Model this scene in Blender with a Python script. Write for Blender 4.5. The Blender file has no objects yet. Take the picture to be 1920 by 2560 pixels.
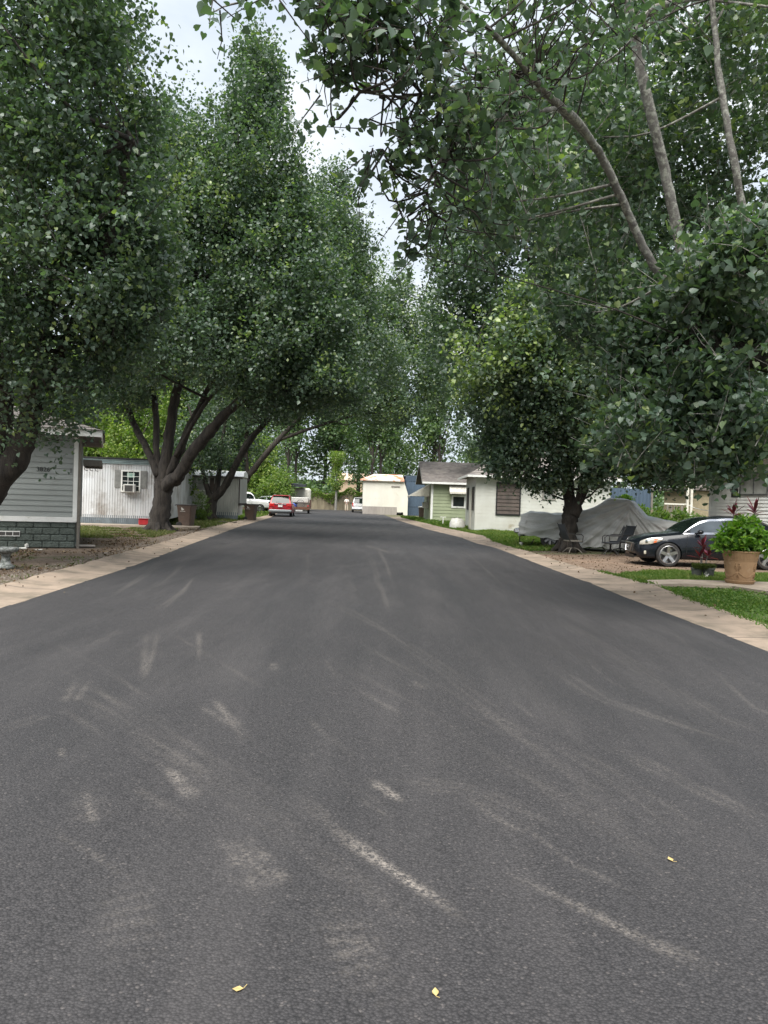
import bpy, math, random
import numpy as np
from mathutils import Matrix, Vector
R = math.radians
random.seed(7)
rng = np.random.default_rng(11)
col = bpy.context.scene.collection
scene = bpy.context.scene

# ------------------------------------------------------------------ camera
CAM_H, FPX, PITCH, ROLL = 1.60, 1924.0, 0.0161, 0.033
_f = np.array([0, math.cos(PITCH), -math.sin(PITCH)])
_r0 = np.array([1.0, 0, 0]); _u0 = np.array([0, math.sin(PITCH), math.cos(PITCH)])
_r = math.cos(ROLL)*_r0 + math.sin(ROLL)*_u0
_u = -math.sin(ROLL)*_r0 + math.cos(ROLL)*_u0
def ray(px, py): return _f + (px-960)/FPX*_r - (py-1280)/FPX*_u
def G(px, py, z=0.0):
    d = ray(px, py); t = (z-CAM_H)/d[2]
    return (float(d[0]*t), float(d[1]*t))
def P(px, py, Y):
    d = ray(px, py); t = Y/d[1]
    return (float(d[0]*t), float(Y), float(CAM_H+d[2]*t))
def project(p):
    p = np.asarray(p, float) - np.array([0, 0, CAM_H])
    z = p @ _f
    z = np.where(np.abs(z) < 1e-3, 1e-3, z)
    return 960+FPX*(p @ _r)/z, 1280-FPX*(p @ _u)/z, z
cd = bpy.data.cameras.new('camera'); cam = bpy.data.objects.new('camera', cd); col.objects.link(cam)
cd.sensor_fit = 'VERTICAL'; cd.sensor_height = 36; cd.lens = 36*FPX/2560
cd.clip_start = 0.05; cd.clip_end = 2000
m = Matrix(((_r[0], _u[0], -_f[0], 0), (_r[1], _u[1], -_f[1], 0), (_r[2], _u[2], -_f[2], CAM_H), (0, 0, 0, 1)))
cam.matrix_world = m
scene.camera = cam

# ------------------------------------------------------------------ mesh builder
class MB:
    def __init__(s, M=None): s.v = []; s.f = []; s.mi = []; s.M = M; s.cur = 0
    def add(s, vs, fs, mi=None):
        b = len(s.v)
        if s.M is not None: vs = [tuple(s.M @ Vector(v)) for v in vs]
        s.v += [tuple(map(float, v)) for v in vs]
        s.f += [tuple(b+i for i in f) for f in fs]
        s.mi += [s.cur if mi is None else mi]*len(fs)
        return s
    def box(s, x0, x1, y0, y1, z0, z1, M=None, mi=None, bev=0):
        if bev > 0:
            return s.bbox(x0, x1, y0, y1, z0, z1, bev, M, mi)
        vs = [(x0,y0,z0),(x1,y0,z0),(x1,y1,z0),(x0,y1,z0),(x0,y0,z1),(x1,y0,z1),(x1,y1,z1),(x0,y1,z1)]
        if M is not None: vs = [tuple(M @ Vector(v)) for v in vs]
        return s.add(vs, [(0,3,2,1),(4,5,6,7),(0,1,5,4),(1,2,6,5),(2,3,7,6),(3,0,4,7)], mi)
    def bbox(s, x0, x1, y0, y1, z0, z1, b, M=None, mi=None):
        # bevelled box from a stack of three rings
        def ring(z, i):
            a0, a1, c0, c1 = x0+i, x1-i, y0+i, y1-i
            k = b
            return [(a0+k,c0,z),(a1-k,c0,z),(a1,c0+k,z),(a1,c1-k,z),(a1-k,c1,z),(a0+k,c1,z),(a0,c1-k,z),(a0,c0+k,z)]
        vs = ring(z0, b)+ring(z0+b, 0)+ring(z1-b, 0)+ring(z1, b)
        if M is not None: vs = [tuple(M @ Vector(v)) for v in vs]
        fs = [tuple(range(7,-1,-1)), tuple(range(24,32))]
        for r in range(3):
            for i in range(8):
                j = (i+1) % 8
                fs.append((r*8+i, r*8+j, r*8+8+j, r*8+8+i))
        return s.add(vs, fs, mi)
    def tube(s, pts, rad, n=8, mi=None, cap=True):
        pts = [Vector(p) for p in pts]
        if isinstance(rad, (int, float)): rad = [rad]*len(pts)
        t0 = (pts[1]-pts[0]).normalized()
        a = t0.orthogonal().normalized()
        vs = []; fs = []
        for i, p in enumerate(pts):
            t = (pts[min(i+1, len(pts)-1)]-pts[max(i-1, 0)])
            if t.length < 1e-9: t = t0
            t.normalize()
            a = (a - t*a.dot(t))
            if a.length < 1e-6: a = t.orthogonal()
            a.normalize(); c = t.cross(a)
            for k in range(n):
                th = 2*math.pi*k/n
                vs.append(tuple(p + (a*math.cos(th)+c*math.sin(th))*rad[i]))
        for i in range(len(pts)-1):
            for k in range(n):
                j = (k+1) % n
                fs.append((i*n+k, i*n+j, i*n+n+j, i*n+n+k))
        if cap:
            fs.append(tuple(range(n-1,-1,-1))); fs.append(tuple((len(pts)-1)*n+k for k in range(n)))
        return s.add(vs, fs, mi)
    def lathe(s, prof, n=24, M=None, mi=None, cx=0, cy=0):
        vs = []; fs = []
        for (r, z) in prof:
            for k in range(n):
                th = 2*math.pi*k/n
                vs.append((cx+r*math.cos(th), cy+r*math.sin(th), z))
        if M is not None: vs = [tuple(M @ Vector(v)) for v in vs]
        for i in range(len(prof)-1):
            for k in range(n):
                j = (k+1) % n
                fs.append((i*n+k, i*n+j, i*n+n+j, i*n+n+k))
        return s.add(vs, fs, mi)
    def prism(s, poly, y0, y1, mi=None, M=None):
        # poly in (x,z), extruded along y
        n = len(poly)
        vs = [(x, y0, z) for x, z in poly]+[(x, y1, z) for x, z in poly]
        if M is not None: vs = [tuple(M @ Vector(v)) for v in vs]
        fs = [tuple(range(n)), tuple(range(2*n-1, n-1, -1))]
        for i in range(n):
            j = (i+1) % n
            fs.append((i, i+n, j+n, j))
        return s.add(vs, fs, mi)
    def sheet(s, poly, z=0, mi=None):
        return s.add([(p[0], p[1], z) for p in poly], [tuple(range(len(poly)))], mi)
    def build(s, name, mats, parent=None, smooth=False, loc=None):
        me = bpy.data.meshes.new(name)
        me.from_pydata(s.v, [], s.f)
        if not isinstance(mats, (list, tuple)): mats = [mats]
        for m_ in mats: me.materials.append(m_)
        if len(mats) > 1: me.polygons.foreach_set('material_index', s.mi)
        if smooth: me.polygons.foreach_set('use_smooth', [True]*len(me.polygons))
        me.update()
        o = bpy.data.objects.new(name, me); col.objects.link(o)
        if parent: o.parent = parent
        if loc: o.location = loc
        return o
def autosmooth(o, ang=35):
    me = o.data
    me.polygons.foreach_set('use_smooth', [True]*len(me.polygons))
    try: me.set_sharp_from_angle(angle=R(ang))
    except Exception: pass
    return o
def np_mesh(name, verts, faces_flat, fsize, mat, parent=None, attr=None, smooth=False):
    """verts (N,3), faces as flat index array with constant size"""
    me = bpy.data.meshes.new(name)
    nf = len(faces_flat)//fsize
    me.vertices.add(len(verts)); me.vertices.foreach_set('co', verts.astype(np.float32).ravel())
    me.loops.add(len(faces_flat)); me.loops.foreach_set('vertex_index', faces_flat.astype(np.int32))
    me.polygons.add(nf); me.polygons.foreach_set('loop_start', np.arange(0, nf*fsize, fsize, dtype=np.int32))
    me.polygons.foreach_set('loop_total', np.full(nf, fsize, dtype=np.int32))
    if smooth: me.polygons.foreach_set('use_smooth', np.ones(nf, dtype=bool))
    me.update(calc_edges=True); me.validate()
    if attr is not None:
        for k, (dom, arr) in attr.items():
            if arr.ndim == 1:
                a = me.attributes.new(k, 'FLOAT', dom); a.data.foreach_set('value', arr.astype(np.float32))
            else:
                a = me.attributes.new(k, 'FLOAT_COLOR', dom); a.data.foreach_set('color', arr.astype(np.float32).ravel())
    me.materials.append(mat)
    o = bpy.data.objects.new(name, me); col.objects.link(o)
    if parent: o.parent = parent
    return o
def tag(o, label=None, cat=None, group=None, kind=None):
    if label: o['label'] = label
    if cat: o['category'] = cat
    if group: o['group'] = group
    if kind: o['kind'] = kind
    return o
def thing(name, label, cat, loc=(0,0,0), rz=0, group=None):
    o = bpy.data.objects.new(name, None); col.objects.link(o); o.empty_display_size = .1
    o.location = (loc[0], loc[1], loc[2] if len(loc) > 2 else 0); o.rotation_euler = (0, 0, rz)
    return tag(o, label, cat, group)
def copy_tree(o, parent=None):
    c = o.copy(); col.objects.link(c); c.parent = parent
    for ch in [x for x in o.children]: copy_tree(ch, c)
    return c

# ------------------------------------------------------------------ materials
def newmat(name):
    m_ = bpy.data.materials.new(name); m_.use_nodes = True
    nt = m_.node_tree; return m_, nt, nt.nodes['Principled BSDF']
def C4(c): return (c[0], c[1], c[2], 1)
def noise(nt, scale, detail=4, rough=.55, vec=None, dim='3D'):
    n = nt.nodes.new('ShaderNodeTexNoise'); n.inputs['Scale'].default_value = scale
    n.inputs['Detail'].default_value = detail; n.inputs['Roughness'].default_value = rough
    if vec is not None: nt.links.new(vec, n.inputs['Vector'])
    return n.outputs['Fac']
def ramp(nt, fac, stops):
    r_ = nt.nodes.new('ShaderNodeValToRGB'); e = r_.color_ramp.elements
    while len(e) < len(stops): e.new(.5)
    for el, (p, c) in zip(e, stops):
        el.position = p; el.color = C4(c) if len(c) == 3 else c
    nt.links.new(fac, r_.inputs['Fac']); return r_.outputs['Color']
def mixc(nt, fac, a, b, mode='MIX'):
    n = nt.nodes.new('ShaderNodeMix'); n.data_type = 'RGBA'; n.blend_type = mode
    for sock, val in ((n.inputs[0], fac), (n.inputs[6], a), (n.inputs[7], b)):
        if isinstance(val, (int, float)): sock.default_value = val
        elif isinstance(val, tuple): sock.default_value = C4(val)
        else: nt.links.new(val, sock)
    return n.outputs[2]
def coords(nt, scale=None, world=False):
    if world:
        g = nt.nodes.new('ShaderNodeNewGeometry'); o = g.outputs['Position']
    else:
        t = nt.nodes.new('ShaderNodeTexCoord'); o = t.outputs['Object']
    if scale:
        mp = nt.nodes.new('ShaderNodeMapping'); mp.inputs['Scale'].default_value = scale
        nt.links.new(o, mp.inputs['Vector']); o = mp.outputs['Vector']
    return o
def bump(nt, bs, h, strength, dist=.01):
    b = nt.nodes.new('ShaderNodeBump'); b.inputs['Strength'].default_value = strength; b.inputs['Distance'].default_value = dist
    nt.links.new(h, b.inputs['Height']); nt.links.new(b.outputs['Normal'], bs.inputs['Normal'])
def pm(name, c1, c2=None, scale=3, rough=.7, metal=0, bmp=0, bscale=60, stretch=None, spec=.5, lo=.35, hi=.65, dirt=None, coat=0, bdist=.01):
    m_, nt, bs = newmat(name)
    v = coords(nt, stretch)
    if c2 is None: c2 = tuple(x*.85 for x in c1)
    c = ramp(nt, noise(nt, scale, 6, .6, v), [(lo, c1), (hi, c2)])
    if dirt:
        dc, dscale, d0, d1 = dirt
        f = ramp(nt, noise(nt, dscale, 8, .65, coords(nt)), [(d0, (0,0,0)), (d1, (1,1,1))])
        c = mixc(nt, f, c, dc)
    nt.links.new(c, bs.inputs['Base Color'])
    bs.inputs['Roughness'].default_value = rough; bs.inputs['Metallic'].default_value = metal
    bs.inputs['Specular IOR Level'].default_value = spec
    if coat: bs.inputs['Coat Weight'].default_value = coat; bs.inputs['Coat Roughness'].default_value = .05
    if bmp: bump(nt, bs, noise(nt, bscale, 6, .65, v), bmp, bdist)
    return m_
M = {}
M['black'] = pm('black plastic', (.012,.012,.013), (.02,.02,.02), rough=.5)
M['rubber'] = pm('tyre rubber', (.018,.018,.018), (.03,.028,.026), 8, rough=.85, bmp=.2)
M['chrome'] = pm('chrome', (.7,.7,.72), (.55,.55,.57), 5, rough=.14, metal=1)
M['alloy'] = pm('alloy rim', (.5,.5,.51), (.35,.34,.33), 12, rough=.3, metal=.9)
M['darkmetal'] = pm('dark metal', (.02,.021,.022), (.035,.033,.03), 9, rough=.45, metal=.3)
M['steel'] = pm('grey steel', (.25,.25,.25), (.12,.12,.12), 7, rough=.45, metal=.7)
def glassmat(name, c, rough=.06, spec=.8):
    m_, nt, bs = newmat(name)
    nt.links.new(ramp(nt, noise(nt, 1.7, 3, .5, coords(nt)), [(.3, tuple(x*.6 for x in c)), (.7, tuple(min(1, x*1.5) for x in c))]), bs.inputs['Base Color'])
    bs.inputs['Roughness'].default_value = rough; bs.inputs['Specular IOR Level'].default_value = spec
    return m_
M['glass'] = glassmat('window glass', (.02,.025,.025), .06, .5)
M['glass_pale'] = glassmat('curtained glass', (.28,.28,.26), .15)
M['carglass'] = glassmat('car glass', (.008,.014,.011), .03, .5)
M['sideglass'] = glassmat('tinted side glass', (.05,.06,.07), .03, .5)
def paint(name, c, flake=.0, rough=.3):
    m_, nt, bs = newmat(name)
    f = noise(nt, 2.5, 5, .6, coords(nt))
    nt.links.new(ramp(nt, f, [(.3, c), (.75, tuple(x*.8+.008 for x in c))]), bs.inputs['Base Color'])
    nt.links.new(ramp(nt, noise(nt, 6, 6, .6, coords(nt)), [(.3, (rough*.8,)*3), (.8, (rough*1.6,)*3)]), bs.inputs['Roughness'])
    bs.inputs['Metallic'].default_value = flake
    bs.inputs['Coat Weight'].default_value = .25; bs.inputs['Coat Roughness'].default_value = .04
    if rough == .2: bs.inputs['Specular IOR Level'].default_value = .3
    return m_
M['black_paint'] = paint('blue black car paint', (.003,.005,.009), .0, .2)
M['red_paint'] = paint('red car paint', (.36,.008,.022), .1, .3)
M['white_paint'] = paint('white car paint', (.75,.75,.74))
M['silver_paint'] = paint('silver car paint', (.6,.61,.62), .2)
M['grey_paint'] = paint('grey car paint', (.2,.22,.23), .2)
# ------------------------------------------------------------------ world and light
w = bpy.data.worlds.new('World'); scene.world = w; w.use_nodes = True
nt = w.node_tree; bg = nt.nodes['Background']
SUN_EL, SUN_AZ = 58, -158       # azimuth measured clockwise from +Y (the way the camera looks)
sky = nt.nodes.new('ShaderNodeTexSky'); sky.sky_type = 'NISHITA'; sky.sun_disc = False
sky.sun_elevation = R(SUN_EL); sky.sun_rotation = R(SUN_AZ); sky.air_density = 1.0; sky.dust_density = 1.5
tc = nt.nodes.new('ShaderNodeTexCoord')
mp = nt.nodes.new('ShaderNodeMapping'); mp.inputs['Scale'].default_value = (1, 1, 2.2)
nt.links.new(tc.outputs['Generated'], mp.inputs['Vector'])
n1 = noise(nt, 2.3, 7, .55, mp.outputs['Vector'])
cl = ramp(nt, n1, [(.28, (0.45,)*3), (.5, (1, 1, 1))])
n2 = noise(nt, 3.1, 6, .55, mp.outputs['Vector'])
cc = ramp(nt, n2, [(.3, (3.3, 3.8, 4.45)), (.5, (4.2, 4.6, 5.1)), (.68, (5.2, 5.35, 5.5))])
nt.links.new(mixc(nt, cl, sky.outputs['Color'], cc), bg.inputs['Color'])
bg.inputs['Strength'].default_value = .1
sd = bpy.data.lights.new('sun', 'SUN'); sd.energy = 4.2; sd.angle = R(60); sd.color = (1, .97, .92)
so = bpy.data.objects.new('sun', sd); col.objects.link(so)
az = R(SUN_AZ); el = R(SUN_EL)
dirv = Vector((math.sin(az)*math.cos(el), math.cos(az)*math.cos(el), math.sin(el)))
so.rotation_euler = dirv.to_track_quat('Z', 'Y').to_euler(); so.location = dirv*60
scene.view_settings.view_transform = 'Standard'; scene.view_settings.look = 'None'
scene.view_settings.exposure = 1.12; scene.view_settings.gamma = 1

# ------------------------------------------------------------------ edges of the road, from measured ground points
LE = [(-4.6,-3)]+[G(*p) for p in ((0,1525),(323,1420),(400,1391),(481,1360),(544,1337.5),(597,1318),(675,1295))]
LE += [(-10.3,76),(-13,100)]
LK = [(-5.9,-3)]+[G(*p) for p in ((0,1475),(210,1415),(409,1360),(500,1331),(580,1307),(669,1290.5))]
LK += [(-11.2,76),(-14,100)]
RE = [(4.35,-3)]+[G(*p) for p in ((1920,1632),(1563,1495),(1500,1469),(1368,1420),(1240,1371),(1193,1360),(1149,1343.5),(1072,1325),(995,1301.3),(961,1288))]
RE += [(-1.8,84),(0,100)]
RK = [(5.2,-3)]+[G(*p) for p in ((1920,1574),(1710,1500),(1619,1465),(1500,1436),(1435,1420),(1240,1358),(1217,1343.5),(1101,1319),(1000,1295),(968,1284))]
def xat(line, y):
    ys = [p[1] for p in line]; xs = [p[0] for p in line]
    return float(np.interp(y, ys, xs))
for L_ in (LE, LK, RE, RK): L_.sort(key=lambda p: p[1])

# earth
m_, nt, bs = newmat('earth and thin grass')
v = coords(nt, world=True)
c1 = ramp(nt, noise(nt, .35, 6, .6, v), [(.38, (.10,.075,.05)), (.5, (.09,.10,.035)), (.62, (.06,.11,.02))])
c2 = mixc(nt, ramp(nt, noise(nt, 9, 8, .7, v), [(.4, (0,0,0)), (.7, (1,1,1))]), c1, (.13,.10,.07))
nt.links.new(c2, bs.inputs['Base Color']); bs.inputs['Roughness'].default_value = .95
bump(nt, bs, noise(nt, 25, 8, .7, v), .6, .03)
g = MB(); g.add([(-600,-60,-.02),(600,-60,-.02),(600,900,-.02),(-600,900,-.02)], [(0,1,2,3)])
tag(g.build('ground', m_), 'brown and green earth of the yards', kind='structure')

# asphalt
m_, nt, bs = newmat('fresh asphalt')
v = coords(nt, world=True)
vor = nt.nodes.new('ShaderNodeTexVoronoi'); vor.inputs['Scale'].default_value = 95; nt.links.new(v, vor.inputs['Vector'])
vd = vor.outputs['Distance']; vc = vor.outputs['Color']
sep = nt.nodes.new('ShaderNodeSeparateColor'); nt.links.new(vc, sep.inputs[0])
stone = ramp(nt, sep.outputs[0], [(0, (.027,.026,.027)), (.5, (.036,.0345,.0355)), (.96, (.048,.046,.0465)), (1, (.085,.078,.074))])
gap = ramp(nt, vd, [(.3, (1,1,1)), (.8, (.45,.45,.46))])
c = mixc(nt, 1.0, stone, gap, 'MULTIPLY')
large = ramp(nt, noise(nt, .55, 5, .6, coords(nt, (1, .5, 1), world=True)), [(.3, (.80,.80,.82)), (.7, (1.12,1.08,1.08))])
c = mixc(nt, 1.0, c, large, 'MULTIPLY')
mps = coords(nt, (1.6, .22, 1), world=True)
str_ = ramp(nt, noise(nt, 1.1, 5, .6, mps), [(.48, (0,0,0)), (.72, (1,1,1))])
at = nt.nodes.new('ShaderNodeAttribute'); at.attribute_name = 'scuff'
grit = ramp(nt, noise(nt, 60, 4, .7, v), [(.42, (0.05,)*3), (.58, (1,1,1))])
sc_ = mixc(nt, 1.0, at.outputs['Color'], grit, 'MULTIPLY')
c = mixc(nt, mixc(nt, 1.0, str_, (.2,.2,.2), 'MULTIPLY'), c, (.095,.087,.085))
c = mixc(nt, sc_, c, (.30,.265,.23))
at2 = nt.nodes.new('ShaderNodeAttribute'); at2.attribute_name = 'dark'
c = mixc(nt, at2.outputs['Color'], c, (.018,.018,.020))
nt.links.new(c, bs.inputs['Base Color'])
nt.links.new(ramp(nt, noise(nt, 1.3, 4, .6, mps), [(.3, (.62,)*3), (.7, (.8,)*3)]), bs.inputs['Roughness'])
bs.inputs['Specular IOR Level'].default_value = .45
mm = nt.nodes.new('ShaderNodeMath'); mm.operation = 'ADD'
n_ = noise(nt, 30, 6, .7, v); nt.links.new(n_, mm.inputs[0])
inv = nt.nodes.new('ShaderNodeMath'); inv.operation = 'MULTIPLY'; inv.inputs[1].default_value = -1.3; nt.links.new(vd, inv.inputs[0]); nt.links.new(inv.outputs[0], mm.inputs[1])
bump(nt, bs, mm.outputs[0], .55, .006)
M['asphalt'] = m_
ys = np.concatenate([np.arange(-3, 1.6, .5), np.arange(1.6, 15, .03), np.arange(15, 40, .15), np.arange(40, 101, 1.0)])
nu = 400
yy = np.repeat(ys, nu); u = np.tile(np.linspace(0, 1, nu), len(ys))
xl = np.interp(ys, [p[1] for p in LE], [p[0] for p in LE]); xr = np.interp(ys, [p[1] for p in RE], [p[0] for p in RE])
wob = .025*np.sin(ys*3.1)+.018*np.sin(ys*7.7+1)
xx = (np.repeat(xl+wob, nu)*(1-u)+np.repeat(xr-wob*.8, nu)*u)
zz = .022+.02*np.sin(np.pi*u)
V = np.stack([xx, yy, zz], 1)
i = np.arange((len(ys)-1)*nu).reshape(len(ys)-1, nu)[:, :-1].ravel()
F = np.stack([i, i+1, i+nu+1, i+nu], 1).ravel()
def stroke(pts, wid, amp, out):
    """a worn streak through picture points, laid as wear on the road surface"""
    g_ = np.array([G(*p) for p in pts])
    best = np.full(len(xx), 1e9); tt = np.zeros(len(xx))
    tot = 0; seg = []
    for a, b in zip(g_[:-1], g_[1:]):
        l = np.hypot(*(b-a)); seg.append((a, b, tot, l)); tot += l
    for a, b, t0, l in seg:
        d = (b-a)/l
        s_ = (xx-a[0])*d[0]+(yy-a[1])*d[1]; s_ = np.clip(s_, 0, l)
        dd = np.hypot(xx-(a[0]+s_*d[0]), yy-(a[1]+s_*d[1]))
        k = dd < best; best[k] = dd[k]; tt[k] = (t0+s_[k])/tot
    fade = np.clip(np.sin(np.pi*np.clip(tt, .02, .98))*1.6, 0, 1)
    lines = .55+.45*np.sin(best/.016+3*np.sin(xx*3))
    wid = wid*(.62+.5*np.sin(tt*17+pts[0][0])*.3)
    out[:] = np.maximum(out, amp*fade*np.exp(-(best/wid)**2)*lines)
sc = np.zeros(len(xx)); dk = np.zeros(len(xx))
S = 1.1573
def D(*pts): return [(x*S, y*S) for x, y in pts]
for pts, wd, am in [
    (D((640,1730),(700,1790),(760,1840),(860,1910),(950,1970),(1010,2020)), .045, .75),
    (D((660,1560),(700,1600),(765,1650)), .03, .5), (D((800,1700),(870,1750)), .05, .55),
    (D((500,1830),(560,1900),(600,1950)), .09, .6), (D((360,1670),(390,1710),(430,1750)), .06, .45),
    (D((460,1520),(500,1570),(540,1620)), .05, .38), (D((180,1480),(150,1530)), .10, .36),
    (D((330,1370),(318,1440),(310,1480)), .10, .28), (D((430,1370),(430,1440)), .07, .25),
    (D((180,1720),(205,1800)), .07, .5), (D((1010,1740),(1080,1790),(1140,1820)), .05, .42),
    (D((1080,1900),(1250,1980),(1380,2050),(1560,2125)), .05, .35), (D((1310,1620),(1450,1690),(1659,1790)), .09, .28),
    (D((700,1430),(730,1480)), .05, .3), (D((590,1440),(592,1460)), .04, .4), (D((890,1480),(920,1500)), .09, .3),
    (D((850,1700),(1000,1720),(1200,1800)), .12, .18), (D((1450,1490),(1560,1560),(1659,1600)), .08, .22),
    (D((180,1410),(240,1380),(265,1365)), .05, .3), (D((0,1590),(100,1555)), .08, .2),
    (D((1180,1440),(1300,1520),(1659,1640)), .12, .16), (D((200,2020),(350,1990)), .4, .12),
    (D((700,2080),(830,2060)), .35, .2), (D((130,1630),(136,1650)), .02, .4),
    (D((790,1180),(850,1200)), .18, .25), (D((700,1230),(900,1215)), .2, .12)]:
    stroke(pts, wd, am, sc)
for k in range(26):
    x0_ = rng.uniform(60, 1560); y0_ = rng.uniform(1330, 1900); ln_ = rng.uniform(90, 320); sl_ = .55+.5*(x0_/1659)
    stroke(D((x0_, y0_), (x0_+ln_*.45, y0_+ln_*.33*sl_/.8), (x0_+ln_, y0_+ln_*.62)), rng.uniform(.015, .05), rng.uniform(.10, .26), sc)
for k in range(9):
    x0_ = rng.uniform(-50, 1300); y0_ = rng.uniform(1280, 1750); L_s = rng.uniform(350, 900)
    stroke(D((x0_, y0_), (x0_+L_s*.3, y0_+L_s*.16), (x0_+L_s*.62, y0_+L_s*.38), (x0_+L_s, y0_+L_s*.66)), rng.uniform(.05, .16), rng.uniform(.06, .13), sc)
for k in range(10):
    x0_ = rng.uniform(300, 1100); y0_ = rng.uniform(1150, 1260); 
    stroke(D((x0_, y0_), (x0_+(x0_-740)*.12+10, y0_+35), (x0_+(x0_-740)*.3+10, y0_+80)), rng.uniform(.05, .1), rng.uniform(.12, .25), sc)
for pts, wd, am in [
    (D((620,1240),(600,1290),(570,1380),(520,1400)), .25, .35), (D((860,1180),(960,1260),(1060,1380),(1160,1440)), .18, .4),
    (D((560,1370),(800,1372),(1040,1385)), .16, .3), (D((1060,1390),(1250,1530),(1400,1620)), .2, .3),
    (D((440,1530),(560,1500),(680,1520)), .25, .2), (D((1310,1850),(1659,2010)), .10, .35), (D((1000,1590),(1090,1640)), .12, .3),
    (D((450,1150),(560,1190),(700,1180)), .12, .3), (D((880,1130),(960,1180),(1000,1190)), .15, .25)]:
    stroke(pts, wd, am, dk)
one = np.ones(len(xx))
o = np_mesh('road', V, F, 4, M['asphalt'], attr={'scuff': ('POINT', np.stack([sc, sc, sc, one], 1)), 'dark': ('POINT', np.stack([dk, dk, dk, one], 1))}, smooth=True)
tag(o, 'fresh dark asphalt road with pale scuff marks', kind='structure')
# turnaround at the far end
g = MB(); g.sheet([(-15,84),(-1,84),(6,90),(6,101),(-15,101)], .012)
tag(g.build('turnaround', M['asphalt']), 'asphalt at the dead end of the road', kind='structure')

# kerbs
M['concrete'] = pm('tan concrete', (.29,.225,.17), (.20,.158,.12), 1.6, rough=.9, bmp=.5, bscale=40, dirt=((.10,.085,.06), 1.3, .48, .72))
M['concrete_pale'] = pm('pale concrete', (.34,.28,.22), (.25,.205,.16), 2.5, rough=.9, bmp=.4, bscale=40, dirt=((.16,.13,.09), 1.5, .55, .8))
nt = M['concrete'].node_tree; bs = nt.nodes['Principled BSDF']
sx = nt.nodes.new('ShaderNodeSeparateXYZ'); nt.links.new(coords(nt, world=True), sx.inputs[0])
def mth(op, a, b):
    n = nt.nodes.new('ShaderNodeMath'); n.operation = op
    for s_, v_ in zip(n.inputs, (a, b)):
        if isinstance(v_, (int, float)): s_.default_value = v_
        else: nt.links.new(v_, s_)
    return n.outputs[0]
wv = mth('ADD', mth('MULTIPLY', sx.outputs[1], 1/2.4), mth('MULTIPLY', noise(nt, 2, 3, .5, coords(nt, world=True)), .02))
jn = mth('LESS_THAN', mth('FRACT', wv, 0), .012)
old = bs.inputs['Base Color'].links[0].from_socket
nt.links.new(mixc(nt, jn, old, (.05,.04,.03)), bs.inputs['Base Color'])
def kerb(inner, outer, y0, y1, name, label):
    mb = MB(); pr = None; y = y0; k = 0; vs = []; fs = []
    prof = [(-.05,-.01),(-.02,.024),(.12,.028),(.55,.035),(.9,.075),(1.0,.07),(1.03,-.03)]
    ny = int((y1-y0)/.3)
    for i_ in range(ny+1):
        y = y0+(y1-y0)*i_/ny
        xi, xo = xat(inner, y), xat(outer, y)
        jag = .025*math.sin(y*1.1)+.012*math.sin(y*4.3)+rng.normal(0,.008)
        xo += jag*(1 if xo > xi else -1)
        jt = -.02 if (i_ % 10 == 0) else 0
        for u_, z_ in prof: vs.append((xi+(xo-xi)*u_, y, z_+jt))
    n = len(prof)
    for i_ in range(ny):
        for k in range(n-1):
            fs.append((i_*n+k, i_*n+k+1, i_*n+n+k+1, i_*n+n+k))
    mb.add(vs, fs)
    tag(mb.build(name, M['concrete'], smooth=False), label, kind='structure')
kerb(LE, LK, -2, 72, 'kerb', 'tan concrete gutter along the left edge of the road')
kerb(RE, RK, -2, 70, 'kerb', 'tan concrete gutter along the right edge of the road')

# path by the big pot, driveway, slabs
def slab(name, poly, z, mat, label, th=.06):
    mb = MB(); n = len(poly)
    mb.add([(x, y, z) for x, y in poly]+[(x, y, z-th) for x, y in poly], [tuple(range(n))]+[(i_, i_+n, (i_+1) % n+n, (i_+1) % n) for i_ in range(n)])
    return tag(mb.build(name, mat), label, kind='structure')
pA = [G(1600,1456.5), G(1700,1454.5), G(1920,1461), (16,15.2), (16,14.3), G(1920,1485), G(1829,1471), G(1700,1465.5), G(1625,1468), G(1590,1466)]
slab('path', pA, .055, M['concrete_pale'], 'narrow concrete path running right from the kerb')
# driveway dirt right
M['dirt'] = pm('bare red brown dirt', (.19,.125,.085), (.11,.075,.05), 1.1, rough=1, bmp=.7, bscale=22, dirt=((.24,.19,.14), 5, .5, .72), bdist=.03)
def yard(name, poly, z, mat, label):
    mb = MB(); mb.sheet(poly, z); return tag(mb.build(name, mat), label, kind='structure')
RKx = lambda y: xat(RK, y)
yard('driveway', [(RKx(18.2)-.1,18.2),(7,18.7),(14,18.9),(22,19),(22,26.6),(8,26.6),(6.5,25.5),(RKx(25)-.1,25)], -.008, M['dirt'], 'bare dirt parking place under the black sedan')
# left yard dirt
m_, nt, bs = newmat('littered yard dirt')
v = coords(nt, world=True)
c = ramp(nt, noise(nt, .8, 8, .65, v), [(.34, (.085,.055,.037)), (.47, (.125,.088,.06)), (.55, (.16,.12,.09)), (.66, (.085,.085,.035))])
c = mixc(nt, ramp(nt, noise(nt, 14, 6, .7, v), [(.45, (0,0,0)), (.6, (1,1,1))]), c, (.065,.045,.03))
nt.links.new(c, bs.inputs['Base Color']); bs.inputs['Roughness'].default_value = 1
bump(nt, bs, noise(nt, 18, 8, .7, v), .9, .04)
M['litterdirt'] = m_
LKx = lambda y: xat(LK, y)
yard('yard', [(-25,5),(LKx(5)+.05,5)]+[(LKx(y)+.05, y) for y in (10,14,18,22,26,30,34,38,42,46,50)]+[(-30,50)], -.012, M['litterdirt'], 'leaf littered brown dirt yard left of the road')
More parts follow.
